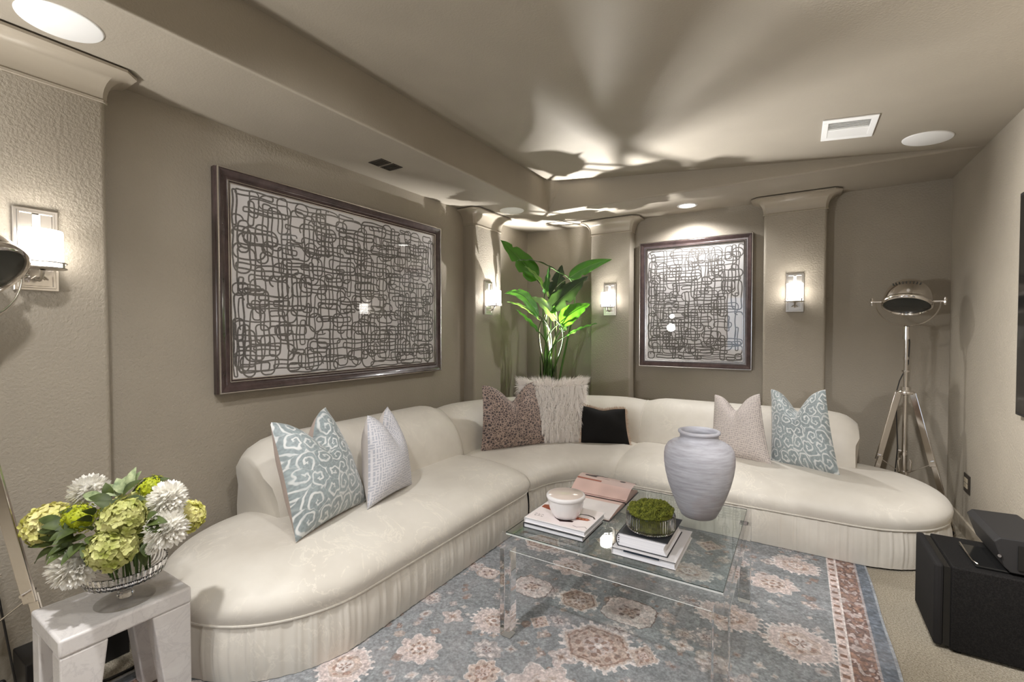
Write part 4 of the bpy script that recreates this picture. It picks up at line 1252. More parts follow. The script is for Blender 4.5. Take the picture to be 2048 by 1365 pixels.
def hydrangea(c, R, mat, seed):
    m = MB(); r = random.Random(seed); c = Vector(c)
    m.ball(tuple(c), R * .78, 12, 8)
    for d in sphere_dirs(int(80 + 50 * R / .07), seed):
        p = c + d * R * r.uniform(.80, .95)
        e, f = frame((d + Vector((r.uniform(-.3, .3), r.uniform(-.3, .3), r.uniform(-.3, .3)))).normalized())
        rot = r.uniform(0, PI); s = r.uniform(.0125, .0175)
        for q in range(4):
            a = rot + q * PI / 2
            u = e * math.cos(a) + f * math.sin(a); w = -e * math.sin(a) + f * math.cos(a)
            lift = r.uniform(-.1, .5)
            a0 = p; b0 = p + u * s * .55 + w * s * .52 + d * s * (.10 + lift * .4); b1 = p + u * s * .55 - w * s * .52 + d * s * (.10 + lift * .4)
            bm_ = p + u * s * .6 - d * s * .04; t0 = p + u * s * 1.05 + d * s * lift + w * s * .18; t1 = p + u * s * 1.05 + d * s * lift - w * s * .18
            m.add([tuple(x) for x in (a0, b0, bm_, b1, t0, t1)], [(0, 1, 2), (0, 2, 3), (1, 4, 2), (2, 5, 3), (4, 5, 2)])
    return m.build('hydrangea', mat, bq, angle=60, recalc=False)
def mum(c, R, face, seed):
    m = MB(); r = random.Random(seed); c = Vector(c); face = Vector(face).normalized()
    m.ball(tuple(c), R * .62, 12, 8)
    for k, d in enumerate(sphere_dirs(430, seed)):
        if d.dot(face) < -.45: continue
        d = (d + Vector((r.uniform(-.15, .15), r.uniform(-.15, .15), r.uniform(-.15, .15)))).normalized()
        L = R * r.uniform(.80, 1.0); w = R * .105
        e, f = frame(d)
        curl = (face * .16 * R) if d.dot(face) > .2 else (-face * .05 * R)
        a = c + d * R * .35; b_ = c + d * L * .72; t = c + d * L * .97 + curl
        m.add([tuple(a), tuple(b_ + e * w + f * w * .5), tuple(b_ - e * w + f * w * .5), tuple(t + e * w * .55), tuple(t - e * w * .55), tuple(b_ - f * w * .35), tuple(t + d * w * .7)],
              [(0, 1, 5), (0, 5, 2), (1, 3, 5), (5, 4, 2), (3, 6, 5), (6, 4, 5)])
    return m.build('chrysanthemum', M_MUM, bq, angle=50, recalc=False)
def limecluster(c, R, seed):
    m = MB(); r = random.Random(seed); c = Vector(c)
    m.ball(tuple(c), R * .72, 10, 6)
    for d in sphere_dirs(120, seed):
        p = c + d * R * r.uniform(.75, .98); e, f = frame(d); s = R * r.uniform(.10, .15)
        for q in range(5):
            a = q * 2 * PI / 5 + r.random(); u = e * math.cos(a) + f * math.sin(a); w = d.cross(u)
            m.add([tuple(p), tuple(p + u * s * .7 + w * s * .4 + d * s * .3), tuple(p + u * s * 1.1 + d * s * .1), tuple(p + u * s * .7 - w * s * .4 + d * s * .3)], [(0, 1, 2, 3)])
    return m.build('lime_cluster', M_LIME, bq, angle=50, recalc=False)
def leaf_blade(m, base, tip, w, up, fold=.25, arch=.12, n=7):
    base = Vector(base); tip = Vector(tip); ax = tip - base; L = ax.length; ax.normalize()
    side = ax.cross(Vector(up)).normalized(); nn = side.cross(ax).normalized()
    G = []
    for k in range(n + 1):
        t = k / n; h = w * (math.sin(PI * t ** .8) ** .85) + .0006
        mid = base + ax * L * t + nn * (arch * L * math.sin(PI * t))
        G.append([tuple(mid + side * h + nn * h * fold), tuple(mid), tuple(mid - side * h + nn * h * fold)])
    m.grid(G)
    return m
for (c, R, mt) in [((-1.767, .554, .748), .062, M_HYD), ((-1.760, .522, .668), .066, M_HYD), ((-2.076, .454, .694), .070, M_HYDY), ((-1.758, .724, .696), .050, M_HYDY), ((-1.93, .62, .68), .10, M_HYD)]:
    hydrangea(c, R, mt, int(R * 1e4))
for i, (c, R) in enumerate([((-1.897, .469, .601), .071), ((-1.724, .653, .787), .060), ((-1.680, .632, .707), .064), ((-2.098, .560, .767), .064)]):
    v = Vector((0, 0, 1.33)) - Vector(c)
    mum(c, R, (v.normalized() + Vector((.0, 0, -.1))).normalized(), 40 + i)
mum((-1.694, .598, .654), .019, (.8, -.5, 0), 55)
limecluster((-1.899, .483, .744), .050, 3); limecluster((-1.804, .639, .812), .043, 4)
LV = [((-1.875, .607, .800), (-1.885, .625, .872), 1), ((-1.89, .595, .79), (-1.925, .585, .838), 1), ((-1.90, .58, .785), (-1.955, .560, .815), 1), ((-1.88, .56, .775), (-1.935, .515, .792), 0), ((-1.86, .58, .79), (-1.82, .62, .842), 0),
      ((-1.985, .455, .665), (-2.05, .418, .682), 0), ((-2.0, .45, .65), (-2.085, .405, .638), 0), ((-1.99, .45, .64), (-2.06, .415, .585), 0), ((-1.98, .46, .64), (-2.02, .43, .588), 1), ((-1.885, .465, .71), (-1.885, .452, .640), 0),
      ((-1.69, .585, .742), (-1.655, .60, .775), 0), ((-1.69, .585, .738), (-1.618, .612, .748), 0), ((-1.69, .585, .735), (-1.637, .602, .715), 0), ((-1.735, .60, .655), (-1.728, .592, .59), 0), ((-1.72, .60, .67), (-1.70, .585, .63), 0),
      ((-1.92, .55, .77), (-2.0, .52, .790), 1), ((-1.86, .57, .79), (-1.84, .56, .765), 0), ((-1.84, .61, .80), (-1.79, .66, .846), 0), ((-1.85, .60, .80), (-1.77, .68, .838), 0), ((-1.82, .57, .78), (-1.765, .61, .79), 0),
      ((-1.95, .46, .72), (-2.03, .42, .735), 0), ((-1.93, .46, .70), (-2.02, .415, .700), 0), ((-1.88, .62, .80), (-1.855, .63, .862), 1), ((-1.90, .60, .79), (-1.945, .615, .832), 1), ((-1.84, .50, .76), (-1.815, .47, .79), 0), ((-1.82, .49, .72), (-1.80, .455, .745), 0), ((-1.83, .57, .75), (-1.87, .51, .79), 0)]
for i, (a, b_, pale) in enumerate(LV):
    leaf_blade(MB(), a, b_, .017 if pale else .0165, (.3, -.5, .8), .35, .10).build('leaf', M_LEAFP if pale else M_LEAFV, bq, recalc=False)
r = random.Random(77)
for k in range(46):
    d = Vector((r.gauss(0, 1), r.gauss(0, 1), r.gauss(.2, .7))).normalized()
    c = Vector((-1.90, .575, .69)); p = c + Vector((d.x * .10, d.y * .11, d.z * .09)); q = p + (d + Vector((0, 0, r.uniform(-.5, .1)))).normalized() * r.uniform(.05, .075)
    leaf_blade(MB(), p, q, r.uniform(.014, .019), (.3 + r.uniform(-.4, .4), -.5, .8), .35, .12).build('leaf', M_LEAFV, bq, recalc=False)
sm = MB(); r = random.Random(8)
for k in range(26):
    a = r.uniform(0, 6.28); rr = r.uniform(.01, .09)
    rr *= .8; p = Vector((-1.925 + rr * math.cos(a), .60 + rr * math.sin(a), sz + .082)); q = Vector((-1.92 + rr * 1.2 * math.cos(a), .58 + rr * 1.2 * math.sin(a), .70))
    sm.tube([tuple(p), tuple((p + q) / 2 + Vector((r.uniform(-.01, .01), r.uniform(-.01, .01), 0))), tuple(q)], .003, 5)
sm.build('stems', M_STEM, bq)

# black box and cord on the carpet under the side table
pb = empty('power_box', (-2.41, .66, 0), 'low black box with a curving black cord under the marble table', 'box')
MB().box(-2.50, -2.33, .44, .74, 0.001, .13).build('case', M_BLACK, pb, smooth=False, bevel=.004)
MB().box(-2.49, -2.40, .74, .90, 0.001, .10).build('end_block', M_BLACK, pb, smooth=False, bevel=.004)
MB().tube([(-2.385, .885, .012), (-2.34, .875, .006), (-2.28, .84, .006), (-2.22, .77, .006), (-2.20, .70, .006), (-2.205, .64, .006), (-2.23, .56, .006), (-2.26, .46, .006), (-2.28, .3, .006)], .0055, 8).build('power_cord', M_CORD, pb)

# ------------------------------------------------------------------ framed pictures
M_FRAME = N('dark_mahogany_frame')
_v = M_FRAME.co('Object')
M_FRAME.set(M_FRAME.ramp(M_FRAME.noise(_v, 14, 4, .6), [(.3, rgb(52, 41, 41)), (.7, rgb(76, 61, 60))]), .22)
M_FRAME.b.inputs['Coat Weight'].default_value = .4
M_FRAME = M_FRAME.m
M_SILV = plain('silver_frame_edge', (.66, .62, .58, 1), .22, 1.0)
def framed(name, label, w, h, depth, loc, rz, art, tilt=0.0):
    """local axes: picture faces -Y, x to the right, z up, wall at y=0"""
    root = empty(name, loc, label, 'picture', None, rz)
    root.rotation_euler = (tilt, 0, rz)
    D = -depth
    def ring(prof, nm, mat):
        G = []
        for a, y in prof:
            G.append([(-w / 2 + a, y, a), (w / 2 - a, y, a), (w / 2 - a, y, h - a), (-w / 2 + a, y, h - a)])
        MB().grid(G, closed_v=True).build(nm, mat, root, world=False, angle=22)
    ring([(.0, -.001), (.0, D * .55), (.003, D * .62), (.003, D * .92)], 'frame_side', M_FRAME)
    ring([(.002, D * .92), (.0015, D * .97), (.004, D), (.0085, D), (.010, D * .95)], 'silver_edge', M_SILV)
    ring([(.0095, D * .95), (.014, D * .98), (.022, D * .93), (.032, D * .84), (.044, D * .76), (.056, D * .72), (.0595, D * .72)], 'frame', M_FRAME)
    ring([(.059, D * .70), (.060, D * .78), (.0635, D * .78), (.0645, D * .70)], 'silver_fillet', M_SILV)
    ring([(.064, D * .68), (.072, D * .66)], 'frame_liner', M_FRAME)
    ring([(.071, D * .64), (.0722, D * .72), (.0755, D * .72), (.0765, D * .62)], 'silver_fillet', M_SILV)
    a = .0765
    V = [(-w / 2 + a, D * .62, a), (w / 2 - a, D * .62, a), (w / 2 - a, D * .62, h - a), (-w / 2 + a, D * .62, h - a)]
    V2 = [(x, -.006, z) for (x, y, z) in V]
    MB().add(V + V2, [(0, 1, 2, 3), (7, 6, 5, 4), (0, 4, 5, 1), (1, 5, 6, 2), (2, 6, 7, 3), (3, 7, 4, 0)], [(0, 0), (1, 0), (1, 1), (0, 1)] * 2).build('artwork', art, root, smooth=False, world=False)
    Vg = [(x, D * .68, z) for (x, y, z) in V]
    MB().add(Vg, [(0, 1, 2, 3)]).build('glazing', M_PANE, root, smooth=False, world=False)
    return root
M_ART1 = img_mat('looping_line_print', weave_art(1.61, 1.05, 620, 3, 300), .6)
M_ART2 = img_mat('looping_line_print_small', weave_art(.84, 1.05, 620, 8, 160), .6)
framed('framed_print', 'large landscape framed print of looping grey lines on the left wall', 1.762, 1.203, .062, (LX + .001, 2.094, .994), PI / 2, M_ART1)
framed('framed_print', 'smaller upright framed print of looping grey lines on the back wall', .988, 1.203, .060, (-.832, BY - .001, .985), 0, M_ART2)

# dark framed screen, only its edge in view
tvx = empty('wall_screen', (RX, 2.72, 1.46), 'dark edge of a thin black panel on the right-hand wall', 'screen')
MB().box(RX - .03, RX - .001, 2.17, 3.215, .92, 2.0).build('panel', M_BLACK, tvx, smooth=False, bevel=.003)
MB().box(RX - .0325, RX - .0305, 2.185, 3.200, .935, 1.985).build('screen', M_GLOSSBLACK, tvx, smooth=False)

# ------------------------------------------------------------------ wall sconces (local axes: plate faces -Y)
def sconce(loc, rz, label):
    s = empty('wall_sconce', loc, label, 'sconce', None, rz)
    s.rotation_euler = (0, 0, rz)
    w, h = .126, .315
    def ring(prof, nm):
        G = [[(-w / 2 + a, y, a), (w / 2 - a, y, a), (w / 2 - a, y, h - a), (-w / 2 + a, y, h - a)] for a, y in prof]
        m = MB().grid(G, closed_v=True)
        n = len(m.v); m.f.append((n - 4, n - 3, n - 2, n - 1))
        return m.build(nm, M_NICKEL, s, world=False, angle=20)
    ring([(0, -.0005), (0, -.010), (.003, -.014), (.010, -.014), (.012, -.018), (.018, -.018), (.020, -.011), (.020, -.011)], 'back_plate')
    MB().box(-.011, .011, -.020, -.012, h - .075, h - .022).build('top_bar', plain('frosted_bar', (.8, .78, .74, 1), .3) if 'frosted_bar' not in bpy.data.materials else bpy.data.materials['frosted_bar'], s, smooth=False, world=False, bevel=.003)
    cy = -.083
    # opal glass cylinder, open at the top
    MB().lathe([(.030, .088), (.0555, .088), (.0585, .092), (.0585, .222), (.0560, .225), (.0545, .222), (.0545, .095), (.030, .093)], (0, cy, 0), 40).build('glass_shade', M_OPAL, s, world=False, angle=50)
    for z in (.083, .103):
        MB().tube([(.0665 * math.cos(2 * PI * k / 40), cy + .0665 * math.sin(2 * PI * k / 40), z) for k in range(40)], .0028, 8, closed=True).build('holder_ring', M_NICKEL, s, world=False)
    for k in range(4):
        a = PI / 4 + k * PI / 2
        MB().box(-.006, .006, -.0015, .0015, .080, .106).xf(Matrix.Translation((.0665 * math.cos(a), cy + .0665 * math.sin(a), 0)) @ Matrix.Rotation(a + PI / 2, 4, 'Z')).build('ring_tab', M_NICKEL, s, smooth=False, world=False)
    MB().lathe([(0, .078), (.060, .080), (.064, .083), (.060, .086), (0, .086)], (0, cy, 0), 32).build('gallery_pan', M_NICKEL, s, world=False)
    MB().tube([(0, -.016, .045), (0, -.040, .040), (0, -.066, .048), (0, cy, .078)], [.008, .0065, .006, .009], 8).build('arm', M_NICKEL, s, world=False)
    for sg in (-1, 1):
        MB().tube([(sg * .022, -.045, .042), (sg * .010, -.052, .054), (0, -.056, .050), (-sg * .012, -.060, .040)], .0045, 6, flat=(.5, 1.3)).build('scroll', M_NICKEL, s, world=False)
    return s
SL = ['wall sconce on the far left column, partly behind a lamp head', 'wall sconce on the column left of the plant', 'wall sconce on the column right of the plant', 'wall sconce on the column right of the small picture']
for (loc, rz), lb in zip(SCONCES, SL): sconce(loc, rz, lb)

# ------------------------------------------------------------------ tripod spotlight lamps
M_LENS = plain('dark_lamp_glass', (.04, .045, .045, 1), .22)
def tripod_lamp(loc, label, face_az, face_el, leg0, spread, roll=0.0, bowl_r=.134):
    L = empty('tripod_lamp', loc, label, 'lamp')
    hub, hz = .90, 1.535
    # head
    face = Vector((math.cos(face_el) * math.cos(face_az), math.cos(face_el) * math.sin(face_az), math.sin(face_el)))
    side = Vector((-math.sin(face_az), math.cos(face_az), 0))
    up = face.cross(side)
    side2 = side * math.cos(roll) + up * math.sin(roll); up2 = face.cross(side2)
    M = Matrix(((side2.x, up2.x, face.x, 0), (side2.y, up2.y, face.y, 0), (side2.z, up2.z, face.z, hz), (0, 0, 0, 1)))
    R = bowl_r
    def hb(prof, n=48): return MB().lathe(prof, (0, 0, 0), n)
    prof = [(0, -.165)]
    for k in range(1, 13):
        a = PI / 2 * k / 12
        prof.append((R * math.sin(a) ** .9, -.165 * math.cos(a) ** 1.0))
    prof += [(R, .028), (R * .97, .028), (R * .95, 0)]
    hb(prof).xf(M).build('lamp_head', M_CHROME, L, world=False, angle=60)
    hb([(R * 1.0, .006), (R * 1.035, .010), (R * 1.045, .022), (R * 1.03, .036), (R * .965, .040), (R * .93, .034), (R * .93, .02)]).xf(M).build('rim', M_CHROME, L, world=False, angle=60)
    hb([(0, .030), (R * .5, .028), (R * .945, .022)]).xf(M).build('lens', M_LENS, L, world=False)
    for k in range(9):      # cooling slots on the dome
        a = PI / 2 + (k - 4) * .16
        MB().box(-.003, .003, -.002, .002, -.018, .018).xf(M @ Matrix.Rotation(a, 4, 'Z') @ Matrix.Translation((R * .872, 0, -.075)) @ Matrix.Rotation(-.42, 4, 'Y')).build('vent_slot', M_LENS, L, smooth=False, world=False)
    # yoke
    yr = R + .040
    pts = []
    for k in range(25):
        a = PI + PI * k / 24
        pts.append(side2 * (yr * math.cos(a)) + Vector((0, 0, hz + yr * .98 * math.sin(a))))
    MB().tube([tuple(p) for p in pts], .010, 8, flat=(.35, 1.0)).build('yoke', M_CHROME, L, world=False)
    for sg in (-1, 1):
        c = Vector((0, 0, hz)) + side2 * sg * (R - .004); e = Vector((0, 0, hz)) + side2 * sg * (yr + .018)
        MB().tube([tuple(c), tuple(e)], .009, 10).build('pivot', M_CHROME, L, world=False)
        k0 = Vector((0, 0, hz)) + side2 * sg * (yr + .02)
        MB().tube([tuple(k0 + Vector((0, 0, -.026))), tuple(k0 + Vector((0, 0, -.012))), tuple(k0 + Vector((0, 0, .012))), tuple(k0 + Vector((0, 0, .026)))], [.006, .009, .009, .006], 8).build('wing_knob', M_CHROME, L, world=False)
    # pole with collars
    MB().tube([(0, 0, .30), (0, 0, hz - yr * .98 - .004)], .0115, 12).build('pole', M_CHROME, L, world=False)
    for z, hh, rr in ((1.325, .035, .018), (1.285, .012, .021), (1.14, .010, .016), (1.05, .006, .022), (hub + .02, .020, .026), (.47, .012, .018)):
        MB().lathe([(0, -hh), (rr, -hh), (rr, hh), (0, hh)], (0, 0, z), 16).build('collar', M_CHROME, L, world=False, angle=40)
    MB().lathe([(0, -.012), (.045, -.012), (.05, -.006), (.05, .006), (.045, .012), (0, .012)], (0, 0, hub), 24).build('hub', M_CHROME, L, world=False)
    for k in range(3):
        a = leg0 + k * 2 * PI / 3
        d = Vector((math.cos(a), math.sin(a), 0)); s = Vector((-math.sin(a), math.cos(a), 0))
        p0 = d * .045 + Vector((0, 0, hub)); p1 = d * spread + Vector((0, 0, .012))
        ax = (p1 - p0); nn = ax.cross(s).normalized()
        def bar(q0, q1, wd, th, nm):
            V = []
            for q in (q0, q1):
                for (i, j) in ((-1, -1), (1, -1), (1, 1), (-1, 1)): V.append(tuple(q + nn * (wd * i) + s * (th * j)))
            return MB().add(V, [(0, 3, 2, 1), (4, 5, 6, 7), (0, 1, 5, 4), (1, 2, 6, 5), (2, 3, 7, 6), (3, 0, 4, 7)]).build(nm, M_CHROME, L, smooth=False, world=False, bevel=.003)
        mid = p0.lerp(p1, .54)
        bar(p0, mid, .0205, .006, 'leg'); bar(mid - ax * .03 + s * .0125, p1 + s * .0125, .0165, .006, 'lower_leg')
        j = p0.lerp(p1, .50)
        MB().tube([tuple(j - s * .026), tuple(j + s * .026)], .006, 8).build('bolt', M_CHROME, L, world=False)
        c = Vector((0, 0, .335)); jj = p0.lerp(p1, .52)
        MB().tube([tuple(c + d * .02), tuple(jj)], .0075, 6, flat=(.4, 1)).build('brace', M_CHROME, L, world=False)
        MB().ball(tuple(p1 + Vector((0, 0, .002))), .013, 10, 8).build('foot', M_BLACK, L, world=False)
    MB().lathe([(0, -.01), (.03, -.01), (.03, .01), (0, .01)], (0, 0, .335), 20).build('brace_hub', M_CHROME, L, world=False, angle=40)
    for sg in (-1, 1):
        MB().tube([(.03 * sg, -.02, .35), (.035 * sg, -.022, .42), (.028 * sg, -.02, .44)], .007, 8).build('clamp_handle', M_CHROME, L, world=False)
    cpts = [(.012, .012, hz - yr - .02), (.022, .02, 1.25), (.016, .016, 1.1), (-.03, .01, .98), (-.05, .01, .88), (-.03, .04, .5), (-.05, .09, .06), (-.06, .16, .008)]
    MB().tube(cpts, .0035, 6).build('cord', M_CORD, L, world=False)
    return L
tripod_lamp((.640, 4.165, 0), 'polished nickel tripod spotlight lamp in the far right corner behind the sofa', math.radians(-108), math.radians(-64), math.radians(205), .27, roll=-.06)
tripod_lamp((-2.28, .328, 0), 'polished nickel tripod spotlight lamp cut off by the left edge', math.radians(38), math.radians(-48), math.radians(40), .24, roll=.0)

# ------------------------------------------------------------------ ceiling fittings
def disc_fit(name, loc, r, label, cat, slope=0.0, mat=None, group=None):
    o = empty(name, loc, label, cat, group)
    o.rotation_euler = (0, slope, 0)
    MB().lathe([(0, -.006), (r * .95, -.006), (r * .985, -.004), (r, -.0005), (r, .001), (0, .001)], (0, 0, 0), 64).build('grille', mat or M_WHITE, o, world=False, angle=60)
    return o
disc_fit('ceiling_speaker', (-2.257, .552, ZS), .118, 'round white ceiling speaker above the far left column', 'speaker')
disc_fit('ceiling_speaker', (-2.248, 3.588, ZS), .112, 'round white ceiling speaker above the sofa corner', 'speaker')
SLOPE = math.atan(.0955)
disc_fit('ceiling_speaker', (.635, 3.618, zc(.635)), .118, 'round white ceiling speaker on the slope near the right wall', 'speaker', SLOPE)
dl = empty('ceiling_downlight', (-.845, 4.27, ZS), 'lit recessed downlight over the small picture', 'light')
MB().lathe([(.062, .02), (.064, -.001), (.070, -.006), (.082, -.005), (.086, -.0005), (.086, .001)], (0, 0, 0), 48).build('trim_ring', M_WHITE, dl, world=False, angle=60)
MB().lathe([(0, -.003), (.063, -.002)], (0, 0, 0), 40).build('lens', M_CANLIT, dl, world=False)
# white register on the slope
vt = empty('ceiling_register', (.232, 3.305, zc(.232)), 'white rectangular air register on the sloped ceiling', 'vent')
vt.rotation_euler = (0, SLOPE, 0)
vw, vh = .255, .325
for (a, b, c, d) in [(-vw / 2, vw / 2, -vh / 2, -vh / 2 + .045), (-vw / 2, vw / 2, vh / 2 - .045, vh / 2), (-vw / 2, -vw / 2 + .03, -vh / 2 + .045, vh / 2 - .045), (vw / 2 - .03, vw / 2, -vh / 2 + .045, vh / 2 - .045), (-vw / 2 + .03, vw / 2 - .03, -.008, .008)]:
    MB().box(a, b, c, d, -.007, .0).build('frame', M_WHITE, vt, smooth=False, world=False, bevel=.002)
for k in range(14):
    y = -vh / 2 + .053 + k * (vh - .106) / 13
    if abs(y) < .01: continue
    MB().box(-vw / 2 + .03, vw / 2 - .03, -.009, .009, -.0008, .0008).xf(Matrix.Translation((0, y, -.003)) @ Matrix.Rotation(.5 if y < 0 else -.5, 4, 'X')).build('louver', M_WHITE, vt, smooth=False, world=False)
MB().box(-vw / 2 + .02, vw / 2 - .02, -vh / 2 + .03, vh / 2 - .03, -.0002, .0002).build('backing', plain('register_backing', (.75, .75, .75, 1), .8), vt, smooth=False, world=False)
# dark twin vent on the soffit
M_VENTD = plain('dark_bronze_vent', (.035, .028, .02, 1), .6)
tv = empty('ceiling_vent', (-2.345, 2.158, ZS), 'small dark twin-opening vent in the soffit above the large picture', 'vent')
for (y0_, y1_) in ((-.093, -.008), (.008, .093)):
    for (a, b, c, d) in [(-.062, .062, y0_, y0_ + .008), (-.062, .062, y1_ - .008, y1_), (-.062, -.054, y0_ + .008, y1_ - .008), (.054, .062, y0_ + .008, y1_ - .008)]:
        MB().box(a, b, c, d, -.004, .0).build('vent_frame', M_VENTD, tv, smooth=False, world=False)
    MB().box(-.054, .054, y0_ + .008, y1_ - .008, -.0012, -.0002).build('opening', M_GLOSSBLACK, tv, smooth=False, world=False)
    for k in range(4):
        yy = y0_ + .018 + k * .0165
        MB().box(-.054, .054, yy - .002, yy + .002, -.0035, -.0014).build('slat', M_VENTD, tv, smooth=False, world=False)

# ------------------------------------------------------------------ outlet on the right wall
ol = empty('wall_outlet', (RX, 4.05, .345), 'double outlet with dark cover plate low on the right wall', 'outlet')
MB().box(RX - .006, RX - .0005, 3.99, 4.11, .283, .402).build('cover_plate', plain('dark_bronze_plate', (.022, .017, .013, 1), .4), ol, smooth=False, bevel=.002)
for z in (.312, .347):
    MB().box(RX - .009, RX - .0062, 4.022, 4.09, z, z + .030).build('socket', plain('almond_socket', rgb(176, 164, 142), .4) if 'almond_socket' not in bpy.data.materials else bpy.data.materials['almond_socket'], ol, smooth=False, bevel=.002)

# ------------------------------------------------------------------ subwoofer and small speaker
def speckled():
    n = N('black_speckled_vinyl'); v = n.co('Object')
    n.set(n.ramp(n.noise(v, 240, 2), [(.4, (.004, .0036, .0036, 1)), (.7, (.012, .011, .0105, 1))]), .75)
    n.bump(n.noise(v, 240, 2), .3, .002)
    return n.m
M_VINYL = speckled()
sbx0, sbx1, sby0, sby1, sbz = .495, .905, 2.535, 2.905, .362
sw = empty('subwoofer', ((sbx0 + sbx1) / 2, (sby0 + sby1) / 2, 0), 'large black subwoofer box on the carpet by the right wall', 'speaker')
MB().box(sbx0 + .052, sbx1, sby0, sby1, .012, sbz).build('cabinet', M_VINYL, sw, smooth=False, bevel=.006)
MB().box(sbx0, sbx0 + .030, sby0 + .004, sby1 - .004, .016, sbz - .002).build('grille', cloth('black_grille_cloth', (.014, .013, .013, 1)), sw, smooth=False, bevel=.010)
MB().box(sbx0 + .030, sbx0 + .052, sby0 + .010, sby1 - .010, .020, sbz - .010).build('baffle', M_GLOSSBLACK, sw, smooth=False)
for (x, y) in ((sbx0 + .08, sby0 + .03), (sbx1 - .03, sby0 + .03), (sbx0 + .08, sby1 - .03), (sbx1 - .03, sby1 - .03)):
    MB().lathe([(0, 0.0005), (.014, .0005), (.016, .012), (0, .012)], (x, y, 0), 14).build('foot', M_GLOSSBLACK, sw)
sp = empty('bookshelf_speaker', (.78, 2.73, sbz), 'small black wedge speaker lying on the subwoofer', 'speaker')
V = []
for y in (2.555, 2.905):
    V += [(.722, y, sbz + .012), (.705, y, sbz + .03), (.672, y, sbz + .128), (.690, y, sbz + .146), (.835, y, sbz + .150), (.855, y, sbz + .135), (.865, y, sbz + .012)]
n7 = 7
F = [tuple(range(n7))[::-1], tuple(range(n7, 2 * n7))] + [(i, (i + 1) % n7, n7 + (i + 1) % n7, n7 + i) for i in range(n7)]
MB().add(V, F).build('cabinet', plain('charcoal_speaker_case', (.020, .019, .019, 1), .55), sp, smooth=False, bevel=.004)
MB().box(.74, .84, 2.549, 2.5545, sbz + .03, sbz + .125).build('terminal_plate', M_GLOSSBLACK, sp, smooth=False)
for (x, z) in ((.77, .10), (.81, .10), (.80, .05)):
    MB().tube([(x, 2.549, sbz + z), (x, 2.536, sbz + z)], .007, 10).build('terminal', M_CHROME, sp)
MB().tube([(.693, 2.557, sbz + .075), (.688, 2.549, sbz + .075)], .006, 10).build('screw', M_CHROME, sp)
MB().box(.625, .725, 2.57, 2.80, sbz + .0008, sbz + .012).build('stand_plate', M_GLOSSBLACK, sp, smooth=False, bevel=.004)
MB().tube([(.628, 2.80, sbz + .016), (.624, 2.70, sbz + .016), (.624, 2.60, sbz + .016), (.632, 2.572, sbz + .016)], .003, 6).build('stand_wire', M_CHROME, sp)

for _m in (M_VINYL, bpy.data.materials['charcoal_speaker_case'], bpy.data.materials['black_grille_cloth']):
    _m.node_tree.nodes['Principled BSDF'].inputs['Specular IOR Level'].default_value = .18
bpy.data.materials['black_grille_cloth'].node_tree.nodes['Principled BSDF'].inputs['Sheen Weight'].default_value = 0.0

# ------------------------------------------------------------------ potted bird-of-paradise plant behind the sofa corner
pl = empty('potted_plant', (-2.16, 4.14, 0), 'tall leafy bird of paradise plant in the room corner behind the sofa', 'plant')
MB().lathe([(0, 0.001), (.12, .001), (.15, .05), (.165, .30), (.17, .42), (.155, .42), (.15, .36), (0, .36)], (-2.16, 4.14, 0), 32).build('pot', plain('charcoal_pot', (.05, .045, .04, 1), .6), pl, angle=50)
MB().lathe([(0, .375), (.148, .365)], (-2.16, 4.14, 0), 24).build('soil', plain('dark_soil', (.02, .014, .01, 1), .95), pl)
def leafmat(name, a, b):
    n = N(name); v = n.co('UV', (1, 60, 1))
    w_ = n.n('ShaderNodeTexWave'); w_.inputs['Scale'].default_value = .5; w_.inputs['Distortion'].default_value = .4; w_.bands_direction = 'Y'
    n.l(v, w_.inputs['Vector'])
    n.set(n.ramp(w_.outputs['Fac'], [(.2, a), (.8, b)]), .36)
    n.bump(w_.outputs['Fac'], .25, .003)
    n.b.inputs['Transmission Weight'].default_value = 0.0
    # thin leaves let light through
    out = n.t.nodes['Material Output']
    tl = n.n('ShaderNodeBsdfTranslucent'); tl.inputs['Color'].default_value = (b[0] * 1.6, b[1] * 1.6, b[2] * .8, 1)
    mx = n.n('ShaderNodeMixShader'); mx.inputs[0].default_value = .22
    n.l(n.b.outputs[0], mx.inputs[1]); n.l(tl.outputs[0], mx.inputs[2]); n.l(mx.outputs[0], out.inputs['Surface'])
    return n.m
M_LG = leafmat('bright_green_leaf', rgb(48, 98, 26), rgb(76, 132, 40))
M_LD = leafmat('dark_green_leaf', rgb(28, 44, 26), rgb(46, 66, 40))
M_LM = leafmat('mid_green_leaf', rgb(44, 88, 34), rgb(76, 126, 56))
M_LP = leafmat('pale_green_leaf', rgb(88, 128, 62), rgb(128, 162, 96))
M_PET = petal_mat('green_leaf_stalks', rgb(40, 72, 18), rgb(74, 106, 36), 8)
M_PETD = petal_mat('dark_leaf_stalks', rgb(44, 50, 28), rgb(82, 84, 48), 8)
CAMDIR = Vector((2.14, -4.13, .2)).normalized()
